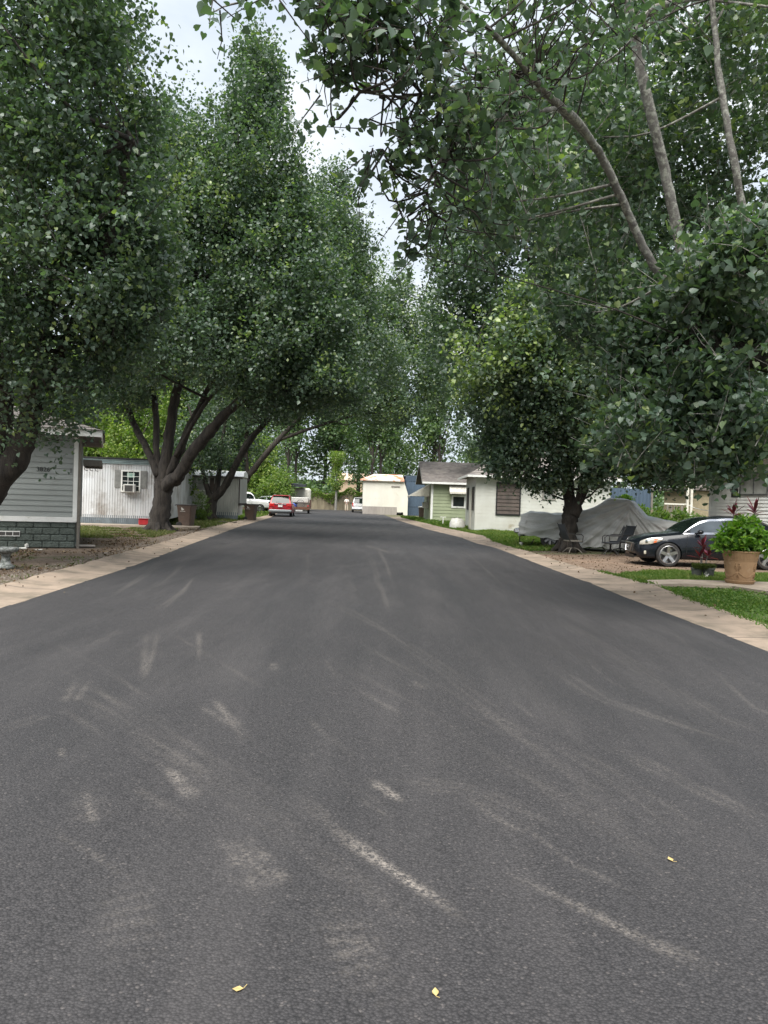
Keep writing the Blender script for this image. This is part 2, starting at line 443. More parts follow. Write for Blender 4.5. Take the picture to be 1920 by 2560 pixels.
# ------------------------------------------------------------------ vegetation
def leafmat(name, dark, light, yellow, trans=.35, rough=.42, spec=.6):
    m_, nt, bs = newmat(name)
    out = nt.nodes['Material Output']
    at = nt.nodes.new('ShaderNodeAttribute'); at.attribute_name = 'tint'
    sp = nt.nodes.new('ShaderNodeSeparateColor'); nt.links.new(at.outputs['Color'], sp.inputs[0])
    c = ramp(nt, sp.outputs[0], [(0, dark), (.6, light), (.9, yellow), (1, tuple(min(1, x*1.3) for x in yellow))])
    nt.links.new(c, bs.inputs['Base Color'])
    bs.inputs['Roughness'].default_value = rough; bs.inputs['Specular IOR Level'].default_value = spec
    tr = nt.nodes.new('ShaderNodeBsdfTranslucent')
    nt.links.new(mixc(nt, 1.0, c, (1.5,1.9,.7), 'MULTIPLY'), tr.inputs['Color'])
    mx = nt.nodes.new('ShaderNodeMixShader'); mx.inputs[0].default_value = trans
    nt.links.new(bs.outputs[0], mx.inputs[1]); nt.links.new(tr.outputs[0], mx.inputs[2])
    nt.links.new(mx.outputs[0], out.inputs['Surface'])
    return m_
M['pear_leaf'] = leafmat('glossy pear leaves', (.052,.084,.062), (.090,.132,.086), (.17,.215,.075), .31, .42, .6)
M['wood_leaf'] = leafmat('far wood leaves', (.048,.085,.046), (.092,.145,.062), (.15,.20,.07), .32, .5, .5)
M['lime_leaf'] = leafmat('sun tinted light green leaves', (.06,.11,.025), (.11,.17,.035), (.2,.24,.06), .4, .5, .4)  # light green foliage, with the brightness of backlit crowns put into the colour
M['pine_leaf'] = leafmat('pine needles', (.05,.085,.025), (.09,.13,.035), (.13,.17,.05), .2, .6, .3)
M['grass'] = leafmat('grass blades', (.05,.10,.02), (.085,.155,.028), (.19,.22,.07), .35, .6, .3)
M['mixgrass'] = leafmat('dull weeds', (.05,.075,.02), (.09,.11,.035), (.16,.15,.07), .3, .7, .3)
M['purple_leaf'] = leafmat('dark red cordyline leaves', (.05,.008,.018), (.10,.012,.03), (.22,.03,.07), .3, .35, .5)
M['litter'] = leafmat('dead leaves', (.05,.03,.018), (.12,.08,.045), (.26,.20,.12), .1, .9, .2)
M['bark'] = pm('grey brown ridged bark', (.055,.046,.038), (.018,.015,.013), 7, rough=.95, bmp=1, bscale=14, stretch=(1,1,.22), bdist=.06)
M['bark_pale'] = pm('pale lichen bark', (.19,.18,.165), (.09,.082,.075), 9, rough=.9, bmp=.8, bscale=30, stretch=(1,1,.8), dirt=((.30,.30,.26), 14, .50, .6), bdist=.02)

LEAF6 = np.array([(0,-.5,0),(.42,-.28,.10),(.40,.12,.08),(0,.62,-.06),(-.40,.12,.08),(-.42,-.28,.10)])  # folded heart
def orient(n, up_bias=.9):
    """random frames; returns x,y,z axis arrays"""
    nz = rng.normal(0, 1, (n, 3)); nz[:, 2] = np.abs(nz[:, 2])*.8+up_bias*rng.random(n)
    nz /= np.linalg.norm(nz, axis=1)[:, None]
    a = rng.normal(0, 1, (n, 3)); a[:, 2] -= .9
    a -= nz*(a*nz).sum(1)[:, None]; a /= np.linalg.norm(a, axis=1)[:, None]
    b = np.cross(a, nz)
    return b, a, nz
def leaves_mesh(name, pos, size, tint, mat, parent, shape='leaf', up=.9, curl=True, ydir=None, aspect=1.0):
    n = len(pos)
    x, y, z = orient(n, up)
    if ydir is not None:
        y = ydir/np.linalg.norm(ydir, axis=1)[:, None]
        x = np.cross(y, z); x /= np.linalg.norm(x, axis=1)[:, None]; z = np.cross(x, y)
    s = np.asarray(size).reshape(-1, 1)
    if shape == 'leaf':
        T = LEAF6; k = 6
        fl = np.array([0,1,2,3, 0,3,4,5])
    elif shape == 'leaf8':
        T = np.array([(0,-.42,0),(.24,-.52,.06),(.44,-.30,.12),(.42,.05,.10),(.20,.38,.04),(0,.66,-.10),(-.20,.38,.04),(-.42,.05,.10),(-.44,-.30,.12),(-.24,-.52,.06),(0,.05,-.01)]); k = 11
        fl = np.array([0,1,2,10, 10,2,3,4, 10,4,5,6, 10,6,7,8, 0,10,8,9])
    else:
        T = np.array([(0,-.5,0),(.38,0,.10),(0,.55,-.03),(-.38,0,.10)]); k = 4
        fl = np.array([0,1,2, 0,2,3])
    T = T*np.array([aspect, 1, 1])
    wid = (.8+.4*rng.random(n))[:, None]
    V = np.empty((n, k, 3))
    if shape == 'leaf8':
        pass
    for j in range(k):
        V[:, j] = pos+s*(x*T[j, 0]*wid+y*T[j, 1]+z*T[j, 2])
    base = (np.arange(n)*k)[:, None]
    F = (base+fl[None]).ravel()
    fs = 4 if shape in ('leaf', 'leaf8') else 3
    t = np.repeat(np.clip(tint, 0, 1), k)
    A = np.stack([t, t, t, np.ones(len(t))], 1)
    return np_mesh(name, V.reshape(-1, 3), F, fs, mat, parent, attr={'tint': ('POINT', A)})
def sample_lobes(lobes, n, shell=.75):
    w_ = np.array([l[6] if len(l) > 6 else (l[3]*l[4]*l[5])**(2/3) for l in lobes], float); w_ /= w_.sum()
    idx = rng.choice(len(lobes), n, p=w_)
    L_ = np.array([l[:6] for l in lobes])[idx]
    d = rng.normal(0, 1, (n, 3)); d /= np.linalg.norm(d, axis=1)[:, None]
    r = np.where(rng.random(n) < shell, 1-np.abs(rng.normal(0, .16, n)), rng.random(n)**.5)
    r = np.where(rng.random(n) < .05, 1.05+.15*rng.random(n), np.clip(r, .05, 1.06))
    return L_[:, :3]+d*L_[:, 3:6]*r[:, None], d
def clumps(lobes, nclump, per, length, spread, shell=.75, upd=.6, zmin=None):
    """leafy shoots; returns leaf positions, shoot start/end, shoot index"""
    c, d = sample_lobes(lobes, int(nclump*1.5), shell)
    q = 2.6/max(.5, float(np.mean([l[3] for l in lobes]))**.5)
    f = np.sin(c[:, 0]*q*1.3+2*np.sin(c[:, 2]*q*.8))+np.sin(c[:, 2]*q*1.7+c[:, 1]*q)+np.sin(c[:, 1]*q*1.5-c[:, 0]*q*.7)+rng.normal(0, .5, len(c))
    o_ = np.argsort(-f+rng.normal(0, .6, len(c)))[:nclump]; rng.shuffle(o_); c, d = c[o_], d[o_]
    sd_ = d*.7+np.array([0, 0, upd])+rng.normal(0, .45, (nclump, 3))
    sd_ /= np.linalg.norm(sd_, axis=1)[:, None]
    ln = length*(.5+rng.random(nclump))
    lg = rng.random(nclump) < .09; ln[lg] *= 1.7; sd_[lg] += np.array([0, 0, 1.2 if upd > 0 else -.5]); sd_ /= np.linalg.norm(sd_, axis=1)[:, None]; c = c.copy(); c[lg] += sd_[lg]*ln[lg][:, None]*.25
    st = c-sd_*ln[:, None]*.5; en = c+sd_*ln[:, None]*.5
    k = np.repeat(np.arange(nclump), per)
    t = rng.random(len(k))
    pos = st[k]+(en-st)[k]*t[:, None]+rng.normal(0, 1, (len(k), 3))*spread*(1.1-.6*t)[:, None]
    return pos, st, en, k
def in_view(p, margin=260):
    x_, y_, z_ = project(p)
    return (z_ > 0) & (x_ > -margin) & (x_ < 1920+margin) & (y_ > -margin) & (y_ < 2560)
def crown(parent, lobes, nclump, per, length, spread, leaf, mat, shape='leaf', twigs=None, shell=.75, upd=.6, tint0=.35, tvar=.2, name='crown', gap=None):
    pos, st, en, k = clumps(lobes, nclump, per, length, spread, shell, upd)
    ct = rng.normal(tint0, tvar, nclump)
    vis = in_view(pos)
    keep = vis | (rng.random(len(pos)) < .35)
    size = np.where(vis, 1.0, 1.6)*leaf*(.5+.8*rng.random(len(pos)))
    tint = ct[k]+rng.normal(0, .12, len(pos))+np.where(rng.random(len(pos)) < .03, .5, 0)
    o = leaves_mesh(name, pos[keep], size[keep], tint[keep], mat, parent, shape)
    if twigs is not None:
        tv = in_view((st+en)/2, 100)
        for i_ in np.where(tv)[0]:
            if rng.random() < twigs[1]:
                q = (st[i_]+en[i_])/2+rng.normal(0, .04, 3)
                twigs[0].tube([st[i_], q, en[i_]], [.009, .006, .003], 3, cap=False)
    return o, st, en
def smooth_path(pts, rad, sub=5, wob=.0):
    pts = [np.array(p, float) for p in pts]; out = []; rr = []
    n = len(pts)
    for i_ in range(n-1):
        p0 = pts[max(i_-1, 0)]; p1 = pts[i_]; p2 = pts[i_+1]; p3 = pts[min(i_+2, n-1)]
        for s_ in range(sub):
            t = s_/sub
            out.append(.5*((2*p1)+(-p0+p2)*t+(2*p0-5*p1+4*p2-p3)*t*t+(-p0+3*p1-3*p2+p3)*t**3)+rng.normal(0, wob, 3) if (i_+s_) > 0 else p1)
            rr.append(rad[i_]*(1-t)+rad[i_+1]*t)
    out.append(pts[-1]); rr.append(rad[-1])
    return out, rr
def branch_out(mb, stems, targets, r0=.05, r1=.012, n=5, droop=.3, part=None, maxd=99):
    """limbs from the nearest point of the stems to crown shoots"""
    sp = np.array([p for s_ in stems for p in s_])
    for t in targets:
        low = sp[sp[:, 2] < t[2]+.3]
        if len(low) == 0: low = sp
        a = low[np.argmin(((low-t)**2).sum(1)+rng.random(len(low))*1.0)]
        if np.linalg.norm(a-t) > maxd: continue
        mid = a*.5+t*.5+np.array([0, 0, -droop*rng.random()])+rng.normal(0, .12, 3)
        pth, rr = smooth_path([a, mid, t], [r0, (r0+r1)/2, r1], 4)
        if part is None: mb.tube(pth, rr, n, cap=False)
        else:
            q_ = MB(mb.M); q_.tube(pth, rr, n); q_.build('branch', part[1], part[0], smooth=True)
def trunk_mesh(parent, stems, mat, extra=None, rootflare=None, nsides=12, name_=None):
    """first stem is the trunk; others are limbs, each a part"""
    for i_, (pts, rad) in enumerate(stems):
        mb = MB(); p_, r_ = smooth_path(pts, rad, 6, .004 if rad[0] < .1 else .010)
        ns = nsides if rad[0] > .12 else 8
        mb.tube(p_, r_, ns)
        v_ = np.array(mb.v)
        v_ += rng.normal(0, min(.025, rad[0]*(.04 if rad[0] < .1 else .07)), v_.shape)
        mb.v = [tuple(q) for q in v_]
        if i_ == 0 and rootflare:
            bx_, by_ = pts[0][0], pts[0][1]
            for k in range(7):
                a = k*2*math.pi/7+.4; rr = rootflare
                e = (bx_+math.cos(a)*rr*1.7, by_+math.sin(a)*rr*1.7, -.05)
                mb.tube([(bx_+math.cos(a)*rr*.55, by_+math.sin(a)*rr*.55, .42), (bx_+math.cos(a)*rr*.8, by_+math.sin(a)*rr*.8, .16), (bx_+math.cos(a)*rr*1.15, by_+math.sin(a)*rr*1.15, .04), e], [rr*.22, rr*.27, rr*.2, rr*.05], 7)
        mb.build('trunk' if i_ == 0 else 'limb', M['bark'] if i_ == 0 else mat, parent, smooth=True)
    if extra is not None and extra.v: tag(extra.build('branches' if name_ is None else name_, mat, parent, smooth=True), kind='stuff')

def YP(Y, *pts): return [P(x, y, Y+dy) for (x, y, dy) in pts]

# --- left near tree -------------------------------------------------
def tree_full(name, label, stems, lobes, nclump, per, length, spread, leaf, shape, nbranch, mat='pear_leaf', bark='bark', maxd=99, twig=None, flare=.3, group=None, tint0=.35, shell=.75, br=.05, parts=False):
    b = stems[0][0][0]
    root = thing(name, label, 'tree', (0, 0, 0), group=group)
    bx_, by_ = b[0], b[1]
    root.location = (bx_, by_, 0)
    off = np.array([bx_, by_, 0])
    stems_l = [([tuple(np.array(p)-off) for p in pts], rad) for pts, rad in stems]
    ex = MB(Matrix.Translation(-Vector(off)))
    tw = (ex, twig) if twig else None
    # crown is made in world coordinates, then shifted
    o, st, en = crown(root, lobes, nclump, per, length, spread, leaf, M[mat], shape, tw, shell, tint0=tint0)
    me = o.data; me.transform(Matrix.Translation(-Vector(off)))
    if nbranch:
        paths = [smooth_path(p, r, 5)[0] for p, r in stems]
        sel = rng.choice(len(st), min(nbranch, len(st)), replace=False)
        branch_out(ex, paths, st[sel], br, part=(root, M[bark]) if parts else None, maxd=maxd)
    trunk_mesh(root, stems_l, M[bark], ex, flare, name_='twigs' if parts else None)
    return root
# ------------------------------------------------------------------ the pear trees along the road
def lobe(px, py, Y, rx, ry, rz, w=None):
    x, y, z = P(px, py, Y)
    return (x, y, z, rx, ry, rz) if w is None else (x, y, z, rx, ry, rz, w)
# 1 near left
bx = (-8.9, 16.2)
st1 = [([(bx[0], bx[1], -.05), (-8.45, 16.1, 1.2), P(46, 1140, 16), P(70, 1060, 16), P(82, 1000, 15.8), P(120, 800, 15.4), P(170, 500, 15)], [.36, .29, .25, .23, .19, .12, .06]),
       ([(-8.5, 16.1, 1.0), P(5, 1092, 16.2), P(14, 1020, 16.3), P(10, 850, 16.4), P(-60, 500, 16.5)], [.2, .16, .15, .12, .06]),
       ([P(82, 1000, 15.8), P(150, 880, 15), P(260, 640, 14), P(330, 350, 13.2)], [.13, .10, .06, .03]),
       ([P(20, 1000, 16.2), P(-60, 700, 15), P(-60, 300, 14), P(60, 0, 13)], [.13, .10, .07, .04])]
lb1 = [lobe(60, 700, 15, 2.6, 2.5, 3.2), lobe(190, 580, 14, 1.8, 2.2, 2.5), lobe(170, 270, 13.5, 1.05, 2.0, 2.4), lobe(40, 300, 14, 2.6, 2.6, 3.0),
       lobe(110, 850, 15, 1.4, 1.7, 1.3), lobe(230, 40, 13, .6, 1.2, 1.0), lobe(60, -150, 14, 2.2, 3, 2.4), lobe(-220, 500, 16, 2.5, 3, 4.5), lobe(300, 700, 14.5, .8, 1.2, 1.4, 3),
       lobe(260, 880, 15.2, .6, .9, .7, .8)]
tree_full('pear_tree', 'near pear tree with dark leaning trunk at the left edge before the grey house', st1, lb1, 3300, 34, .8, .16, .078, 'leaf8', 90, twig=.35, flare=.4, parts=True, group='pear trees lining the road')
# 2 left main
st2 = [([P(397, 1330, 32), P(399, 1295, 32), P(406, 1240, 32), P(411, 1200, 32)], [.50, .40, .37, .34]),
       ([P(409, 1225, 32), P(425, 1205, 31.7), P(447, 1190, 31.5), P(481, 1130, 31), P(530, 1073, 30.5), P(568, 1030, 30), P(640, 960, 29), P(720, 830, 28)], [.30, .27, .25, .235, .21, .18, .12, .05]),
       ([P(411, 1205, 32), P(446, 1136, 31.8), P(477, 1059, 31.5), P(516, 982, 31), P(560, 860, 30.5), P(600, 600, 29)], [.2, .17, .14, .11, .08, .04]),
       ([P(408, 1205, 32), P(421, 1108, 32), P(435, 1010, 32), P(453, 940, 32), P(470, 852, 32), P(500, 600, 31), P(560, 300, 29)], [.26, .22, .19, .17, .14, .09, .04]),
       ([P(400, 1215, 32), P(393, 1150, 32.3), P(390, 1052, 32.6), P(381, 968, 33), P(350, 800, 33)], [.2, .15, .13, .11, .05]),
       ([P(396, 1190, 32), P(362, 1110, 32.5), P(334, 1059, 33), P(302, 968, 33), P(274, 926, 33), P(210, 820, 33)], [.16, .14, .13, .12, .10, .05]),
       ([P(440, 1140, 31.6), P(500, 1030, 30.5), P(560, 960, 30), P(660, 900, 29)], [.10, .08, .06, .03])]
lb2 = [lobe(520, 620, 29, 3.5, 4.0, 3.6), lobe(640, 410, 28, 1.45, 2.2, 3.0), lobe(648, 235, 28.5, .9, 1.2, 1.9, 4), lobe(490, 450, 29, 2.3, 3, 2.6), lobe(700, 720, 28, 2.2, 2.8, 2.6),
       lobe(400, 560, 30, 3.0, 3.5, 4.0), lobe(600, 850, 28, 3.1, 3.0, 1.8), lobe(790, 850, 28, 1.6, 2.5, 1.6), lobe(380, 870, 30, 2.3, 2.5, 1.4), lobe(300, 950, 32.5, 1.5, 2, 1.3, 4),
       lobe(740, 610, 28, 1.1, 1.6, 2.2), lobe(720, 480, 28, .6, 1, 1.4, 2), lobe(400, 360, 30, .9, 1.2, 1.2, 2), lobe(830, 960, 28, 1.3, 2, .8, 3), lobe(700, 960, 29, 1.8, 2, 1.0, 4)]
tree_full('pear_tree', 'big pear tree with a thick trunk splitting into many stems before the white trailer', st2, lb2, 5200, 34, 1.1, .21, .112, 'leaf', 95, flare=.5, parts=True, group='pear trees lining the road', br=.07)
# 3 left behind
st3 = [([P(525, 1303, 46.8), P(527, 1280, 46.8), P(530, 1246, 46.8)], [.42, .33, .31]),
       ([P(530, 1250, 46.8), P(561, 1218, 46.5), P(596, 1150, 46), P(634, 1090, 45.5), P(669, 1052, 45), P(720, 1000, 44.5), P(800, 880, 44)], [.26, .22, .2, .17, .14, .1, .04]),
       ([P(548, 1232, 46.6), P(573, 1190, 46.5), P(614, 1111, 46), P(650, 1070, 45.8), P(700, 1030, 45)], [.17, .15, .13, .1, .04]),
       ([P(530, 1250, 46.8), P(543, 1212, 47), P(551, 1150, 47), P(557, 1100, 47), P(570, 1000, 47)], [.2, .17, .14, .12, .05]),
       ([P(528, 1250, 46.8), P(516, 1212, 47), P(505, 1167, 47), P(490, 1080, 47), P(470, 1010, 47)], [.2, .15, .12, .10, .04])]
lb3 = [lobe(790, 660, 42, 3.1, 4, 3.2), lobe(838, 510, 41, .9, 1.3, 1.9, 3), lobe(770, 580, 41.5, 1.5, 2, 2.0, 5), lobe(700, 800, 43, 5.0, 4, 3.0), lobe(860, 790, 42, 1.8, 3, 2.6),
       lobe(860, 900, 43, 3.6, 4, 1.8), lobe(640, 1000, 44, 3.2, 3, 1.3), lobe(500, 1120, 46, 1.6, 2, 1.5, 3), lobe(760, 990, 44, 2.4, 3, 1.1, 4), lobe(900, 640, 42, .7, 1.2, 1.5, 2)]
tree_full('pear_tree', 'pear tree with slanting fork beside the second brown bin, left of the road', st3, lb3, 4600, 26, 1.3, .27, .155, 'quad', 95, flare=.42, parts=True, group='pear trees lining the road', br=.07)
# right tree by the covered truck
st4 = [([P(1420, 1376, 27.2), P(1421, 1345, 27.2), P(1425, 1300, 27.2), P(1430, 1265, 27.2)], [.36, .29, .28, .29]),
       ([P(1425, 1275, 27.2), P(1421, 1220, 27.2), P(1417, 1180, 27.2), P(1412, 1140, 27), P(1395, 1000, 26.5), P(1360, 800, 26), P(1300, 560, 25.5)], [.22, .2, .18, .16, .13, .09, .05]),
       ([P(1434, 1290, 27.0), P(1450, 1245, 26.9), P(1468, 1190, 26.8), P(1489, 1143, 26.8), P(1515, 1040, 26.6), P(1560, 880, 26.5), P(1600, 600, 27)], [.2, .18, .165, .15, .12, .09, .05]),
       ([P(1414, 1150, 27), P(1350, 1060, 26), P(1280, 1000, 25.5), P(1200, 900, 25)], [.1, .08, .06, .03])]
lb4 = [lobe(1330, 600, 26.5, 3.6, 3.5, 4.0), lobe(1215, 420, 27, 1.7, 2, 2.6), lobe(1200, 300, 27.5, .8, 1.2, 1.3, 2.5), lobe(1180, 680, 26.5, 1.5, 2, 3.0), lobe(1400, 900, 25.5, 3.2, 3.2, 2.2), lobe(1250, 1010, 26, 1.5, 2, 1.5),
       lobe(1350, 1040, 26, 2.0, 2.5, 1.5), lobe(1560, 1000, 26, 2.6, 2.5, 2.0), lobe(1650, 1130, 26.5, 1.3, 1.5, 1.1, 5), lobe(1360, 1190, 26.3, .75, .7, .5, 1.6), lobe(1490, 1170, 26, .7, .9, .55, 1.0),
       lobe(1270, 1140, 26, .8, 1, .6, 1.6), lobe(1560, 700, 27, 3.3, 3.5, 4.0), lobe(1440, 400, 27.5, 3.0, 3.5, 3.2), lobe(1750, 900, 28, 3, 3, 2.5), lobe(1140, 850, 27, 1.1, 1.5, 1.9), lobe(1720, 1150, 27, 1.2, 1.2, .8, 3)]
rt4 = tree_full('pear_tree', 'dark dense pear tree with forked trunk in front of the covered truck', st4, lb4, 5200, 32, 1.0, .2, .112, 'leaf', 95, flare=.42, parts=True, group='pear trees lining the road', tint0=.3, br=.06)
o, sT, eN = crown(rt4, [lobe(1250, 880, 23.5, 1.5, .8, 1.1), lobe(1350, 800, 23.5, 1.6, .8, 1.2), lobe(1460, 740, 23.8, 1.4, .8, .7), lobe(1200, 960, 24, .8, .6, .8), lobe(1420, 900, 23.6, 1.3, .7, 1.1), lobe(1620, 1050, 23.8, 1.8, .8, 1.3, 1.5), lobe(1520, 950, 23.8, 1.2, .7, 1.0, 1)], 520, 20, .8, .17, .12, M['pear_leaf'], 'leaf', None, .5, tint0=.72, name='sun_tinted_foliage')  # front sprays: sunlight put into the leaves as a paler, yellower tint
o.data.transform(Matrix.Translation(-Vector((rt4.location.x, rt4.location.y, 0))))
# right near tree, trunk outside the picture
st5 = [([(9.3, 10.4, -.05), (8.6, 10.6, 1.6), P(2080, 960, 11), P(1950, 905, 11), P(1860, 880, 11), P(1790, 868, 11), P(1700, 840, 11)], [.40, .34, .27, .22, .18, .13, .06]),
       ([P(1800, 870, 11), P(1730, 800, 10.9), P(1692, 745, 10.8), P(1620, 640, 10.6), P(1560, 510, 10.2), P(1500, 385, 9.8), P(1400, 270, 9.2), P(1310, 200, 8.6), P(1200, 140, 8), P(1050, 120, 7.4), P(960, 118, 7)], [.065, .065, .06, .058, .054, .05, .042, .033, .024, .016, .008]),
       ([P(1840, 875, 11), P(1760, 800, 11), P(1722, 705, 10.9), P(1690, 560, 10.7), P(1655, 400, 10.4), P(1612, 220, 10), P(1588, 90, 9.8), P(1563, -10, 9.6), P(1530, -200, 9.3)], [.078, .078, .075, .073, .07, .068, .065, .06, .05]),
       ([P(1950, 905, 11), P(1915, 780, 11.3), P(1890, 660, 11.4), P(1855, 510, 11.2), P(1835, 400, 11), P(1800, 200, 10.8), P(1780, 0, 10.6)], [.09, .075, .06, .055, .05, .045, .035]),
       ([P(1500, 385, 9.8), P(1440, 300, 9.0), P(1350, 215, 8.2), P(1250, 100, 7.4), P(1100, -40, 6.8)], [.05, .045, .035, .025, .012]),
       ([P(1400, 270, 9.2), P(1240, 300, 8.2), P(1100, 400, 7.6), P(1060, 520, 7.4)], [.03, .022, .014, .006]),
       ([P(1310, 200, 8.6), P(1130, 220, 7.6), P(1010, 240, 7), P(900, 230, 6.7)], [.025, .018, .012, .005]),
       ([P(1588, 90, 9.8), P(1660, 10, 9), P(1900, -20, 8)], [.05, .04, .02]),
       ([P(1100, -60, 7), P(960, -70, 6.6), P(760, -60, 6.4), P(640, -10, 6.3), P(530, 30, 6.3)], [.026, .02, .013, .008, .004])]
lb5 = [lobe(1690, 880, 12.2, 1.3, 1.0, .7, 2.0), lobe(1860, 760, 11.2, 1.1, 1.0, .65, 2.0), lobe(1840, 880, 10.1, .6, .3, .3, .5), lobe(1700, 980, 11.5, 1.2, 1.2, .5, 1.5), lobe(1860, 1060, 10.6, .7, .8, .45, .9), lobe(1600, 1080, 11, .7, .8, .45, .7),
       lobe(1820, 480, 14.5, 1.8, 1.2, 2.2), lobe(1640, 560, 15, 1.6, 1.2, 2.0), lobe(1450, 440, 13.5, 1.2, 1.2, 1.2), lobe(1300, 480, 10.5, .8, .9, .6, 1.0),
       lobe(1720, 200, 13.5, 1.8, 1.5, 1.5), lobe(1870, 60, 11.5, 1.6, 1.2, 1.0), lobe(1470, 240, 11.5, 1.0, .9, .7), lobe(1480, 680, 13, 1.1, 1, .9), lobe(1560, 820, 12.5, 1.1, 1, .6, 1.5), lobe(1780, 1130, 11, .7, .6, .3, .6), lobe(1890, 620, 9.5, .4, .4, .4, .4), lobe(1760, 700, 10.2, .5, .5, .35, .4)]
lb5b = [lobe(1180, 170, 7.6, .75, .7, .75), lobe(1060, 300, 7.2, .45, .5, .50), lobe(950, 220, 7, .38, .5, .35), lobe(1150, 400, 7.5, .5, .5, .45), lobe(1090, 520, 7.4, .30, .35, .35), lobe(1240, 300, 7.8, .65, .6, .6), lobe(1060, 80, 7, .55, .6, .4),
        lobe(880, 60, 6.5, .55, .5, .25, .34), lobe(1000, 20, 6.6, .6, .6, .3), lobe(720, 10, 6.4, .45, .4, .15, .13), lobe(540, 40, 6.3, .17, .3, .13, .07), lobe(830, 140, 6.6, .3, .3, .22, .14), lobe(860, 290, 6.9, .2, .3, .16), lobe(1350, 60, 8, .8, .8, .55), lobe(950, 400, 7, .32, .3, .35, .16), lobe(1030, 600, 7.6, .16, .2, .2, .05), lobe(1190, 560, 8, .4, .4, .5), lobe(790, 290, 6.8, .10, .2, .10, .02), lobe(1530, 60, 8.4, .7, .7, .4)]
near = tree_full('pear_tree', 'nearest pear tree reaching in from the right with pale slanting stems over the road', st5, lb5, 2700, 22, .6, .14, .09, 'leaf8', 60, maxd=2.2, twig=.6, parts=True, bark='bark_pale', flare=.45, group='pear trees lining the road', br=.02, tint0=.33)
off = Vector((near.location.x, near.location.y, 0))
exb = MB(Matrix.Translation(-off))
o, sT, eN = crown(near, lb5b, 400, 11, .42, .085, .08, M['pear_leaf'], 'leaf8', (exb, 1.0), .55, upd=-.35, tint0=.28, name='overhanging_leaves')
o.data.transform(Matrix.Translation(-off))
branch_out(exb, [smooth_path(p, r, 5)[0] for p, r in st5], sT[rng.choice(len(sT), 150, replace=False)], .014, .004, 4, .1)
tag(exb.build('thin_twigs', M['bark'], near, smooth=True), kind='stuff')
st6 = [([(-12.2, 62, -.05), (-12, 62, 1.5), (-11, 61.5, 3)], [.4, .34, .3]),
       ([(-11, 61.5, 3), (-8.5, 60.5, 6), (-5, 59, 9.5), (-2, 58, 13)], [.24, .2, .14, .05]), ([(-11, 61.5, 3), (-11, 61, 7), (-9, 60, 12)], [.2, .15, .05]),
       ([(-8.5, 60.5, 6), (-4, 59, 7.5), (0, 58, 8.6)], [.14, .1, .03])]
lb6 = [lobe(900, 860, 58, 4.2, 4, 4.0), lobe(1010, 800, 58, 2.6, 3, 3.0), lobe(960, 730, 58, 2.0, 2.5, 2.4), lobe(1030, 930, 57, 2.6, 3, 2.2), lobe(860, 980, 58, 4.2, 4, 2.0), lobe(780, 900, 59, 3.5, 3.5, 3.5), lobe(970, 1020, 57, 2.6, 3, 1.3, 6), lobe(1070, 860, 58, 1.8, 2.5, 2.6), lobe(1090, 980, 58, 1.6, 2.5, 1.8)]
tree_full('pear_tree', 'farther pear tree arching over the middle of the road before the wood', st6, lb6, 2400, 22, 1.2, .32, .2, 'quad', 60, flare=.42, group='pear trees lining the road', br=.07, tint0=.5)
# more trees in the rows
def simple_tree(name, label, x, y, h, cr, cz0, mat, leaf, ncl, per, group=None, tint0=.35, lean=0, trunk_r=.2, spread=.3, ln=1.2, lob=9, bark='bark', shape='quad', shell=.7, squash=1.0, narrow=.75):
    lobes = []
    for k in range(lob):
        a = rng.random()*6.283; t = k/(lob-1)
        zz = cz0+(h-cz0)*(.12+.78*t); rr = cr*(1-.55*t)*narrow
        lobes.append((x+lean*t+math.cos(a)*cr*.42*(1-.6*t), y+math.sin(a)*cr*.42*(1-.6*t), zz, rr*(.7+.4*rng.random()), rr*(.7+.4*rng.random()), (h-cz0)*.19*squash*(.8+.5*rng.random())))
    stems = [([(x, y, -.05), (x+lean*.1, y, h*.2), (x+lean*.4, y, h*.5), (x+lean*.9, y, h*.93)], [trunk_r*1.3, trunk_r, trunk_r*.7, trunk_r*.2]),
             ([(x+lean*.15, y, h*.3), (x+cr*.25, y-.2, h*.45), (x+cr*.45, y, h*.62)], [trunk_r*.6, trunk_r*.4, trunk_r*.15]),
             ([(x+lean*.15, y, h*.34), (x-cr*.25, y+.2, h*.5), (x-cr*.4, y, h*.66)], [trunk_r*.6, trunk_r*.4, trunk_r*.15])]
    return tree_full(name, label, stems, lobes, ncl, per, ln, spread, leaf, shape, 30, mat=mat, bark=bark, flare=trunk_r*1.1, group=group, tint0=tint0, shell=shell, br=trunk_r*.35)
simple_tree('pear_tree', 'pear tree standing behind the white block house', 11.5, 56, 16, 6.0, 4, 'pear_leaf', .24, 1100, 26, 'pear trees lining the road')
simple_tree('pear_tree', 'pear tree beyond the long white trailer, left row', -15, 62, 13, 5.5, 3.5, 'pear_leaf', .24, 1100, 26, 'pear trees lining the road')
for x, y, h, cr, lab in ((P(300, 1200, 46)[0], 46, 10, 4.2, 'bright sun-tinted tree behind the corrugated trailer with window unit'), (P(195, 1200, 50)[0], 50, 11.5, 4.5, 'yellow green tree rising over the end of the grey sided house'),
                    (P(430, 1200, 60)[0], 60, 13, 5, 'light green tree behind the stems of the big pear tree'), (P(60, 1200, 44)[0], 44, 12, 4.5, 'light green tree behind the near leaning trunk'), (P(640, 1200, 84)[0], 84, 8.5, 4.2, 'low bushy tree beside the white pickup')):
    simple_tree('broadleaf_tree', lab, x, y, h, cr, 1.0, 'lime_leaf', .2, 900, 24, None, tint0=.5, trunk_r=.18)
